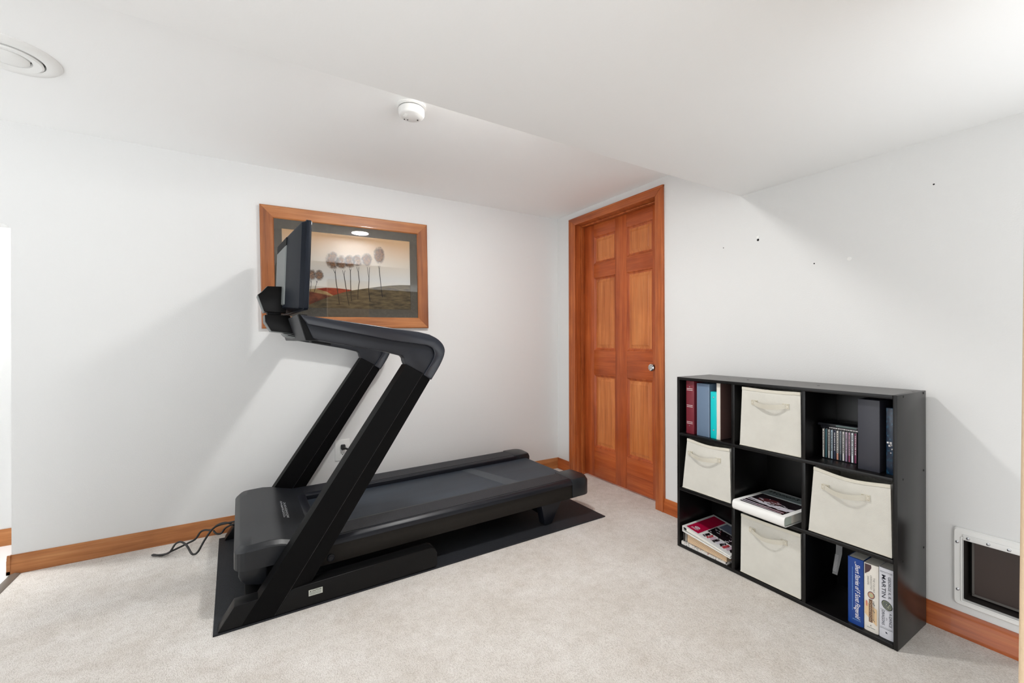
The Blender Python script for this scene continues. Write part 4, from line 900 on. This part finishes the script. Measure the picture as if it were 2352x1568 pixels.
sp([(.006, .120), (-.005, .120), (-.005, .036), (.006, .036)], 2, -.0007)
for k in range(3): 
    ax, az = (.0105-.0018*k, .0135-.0026*k); sp([(-.001+ax*math.cos(math.radians(a)), .136+az*math.sin(math.radians(a))) for a in range(0, 360, 20)], (3, 4, 5)[k], -.0008-.0001*k)
sp([(-.008, .118), (-.0095, .118), (-.0095, .048), (-.008, .048)], 3, -.0007)
for z in (.110, .084, .050): sp([(-.006, z), (-.012, z-.006), (-.012, z-.009), (-.006, z-.003)], 3, -.0008)
sp([(.015, .112), (.010, .110), (.010, .090), (.015, .092)], 4, -.0007)
b.build('spine_art', SA, r)
b = MB(); sp([(.001, .021), (-.001, .021), (-.001, .026), (.001, .026)], 3); y = .011
while y > -.011: sp([(y, .014), (y-.002, .014), (y-.002, .0165), (y, .0165)], 6); y -= .003
b.build('spine_foot_print', SA, r)
b = MB(); sp([(h-.0035, Hh-.002), (-.001, Hh-.002), (-.002, Hh-.012), (.004, Hh-.026), (h-.0035, Hh-.040)], 0); b.build('plum_corner', bpy.data.materials['plum_print'], r)
text('spine_author', 'JOHNSTON', mat('tan_ink', rgb(200, 176, 146), 0.6), r, (-.0009, .0035, .115), EX, EY, .0062, width=.074, spacing=1.1)
r, h, Hh = book('silver-grey paperback with large dark capitals, rightmost of three upright books', .604, .647, .270, 1.955, .165, mat('grey_white_cover', rgb(206, 208, 216), 0.35))
dk = mat('navy_ink', rgb(36, 40, 56), 0.5)
text('spine_author', 'MARTIN', dk, r, (-.0004, .0125, Hh-.024), EX, EY, .0115, width=.082, thick=.006)
text('spine_author', 'GEORGE R. R.', dk, r, (-.0004, -.0055, Hh-.026), EX, EY, .0080, width=.080)
text('spine_title', 'A DANCE', dk, r, (-.0004, -.0085, .098), EX, EY, .0078, width=.050)
text('spine_title', 'WITH', dk, r, (-.0004, .0005, .078), EX, EY, .0032, width=.010)
text('spine_title', 'DRAGONS', dk, r, (-.0004, .0125, .100), EX, EY, .0082, width=.053)
b = MB()
for k in range(3):
    ax, az = (.0155-.0022*k, .0165-.0026*k); b.face([(-.0005-.0001*k, -.002+ax*math.cos(math.radians(a)), .122+az*math.sin(math.radians(a))+.25*ax*math.cos(math.radians(a))) for a in range(0, 360, 15)], k)
for k in range(14): y, z = rr.uniform(-.009, .005), rr.uniform(.113, .130); b.face([(-.0009, y, z), (-.0009, y-.003, z+.001), (-.0009, y-.002, z+.004)], rr.choice((0, 3)))
b.build('emblem', [mat('emblem_dark', rgb(44, 52, 56), .4), mat('emblem_green', rgb(120, 128, 104), .4), mat('emblem_grey', rgb(92, 98, 96), .4), mat('emblem_pale', rgb(206, 208, 176), .4)], r)
for z, t in ((Hh-.012, .0012), (Hh-.016, .0006), (.103, .0008), (.040, .0006), (.036, .0012)):
    b = MB(); b.face([(-.0003, h-.004, z), (-.0003, -h+.004, z), (-.0003, -h+.004, z-t), (-.0003, h-.004, z-t)]); b.build('spine_rule', dk, r)
b = MB(); b.face([(-.0005, .003, .026), (-.0005, -.002, .025), (-.0005, -.004, .020), (-.0005, .001, .020)])
b.build('publisher_mark', dk, r)
r = empty('label_strip', (1.990, .790, .302), 'grey printed strip hanging from the shelf board left of the three books', 'label')
b = MB(); b.loft([[(0, .004, 0), (0, -.017, 0), (.0008, -.017, 0), (.0008, .004, 0)], [(-.004, .004, -.05), (-.004, -.017, -.05), (-.0032, -.017, -.05), (-.0032, .004, -.05)], [(0, .018, -.142), (0, .001, -.142), (.0008, .001, -.142), (.0008, .018, -.142)]]); b.build('strip', mat('grey_tag', rgb(96, 98, 100), 0.6), r)
b = MB()
for k in range(12): z = -.06-k*.006; y = .006+(-z-.05)*.14; b.face([(-.0042+(-z-.05)*.042, y, z), (-.0042+(-z-.05)*.042, y-.013, z), (-.0042+(-z-.05)*.042-.0, y-.013, z-.0018), (-.0042+(-z-.05)*.042, y, z-.0018)])
b.build('small_print', mat('tag_ink', rgb(150, 152, 154), 0.6), r)
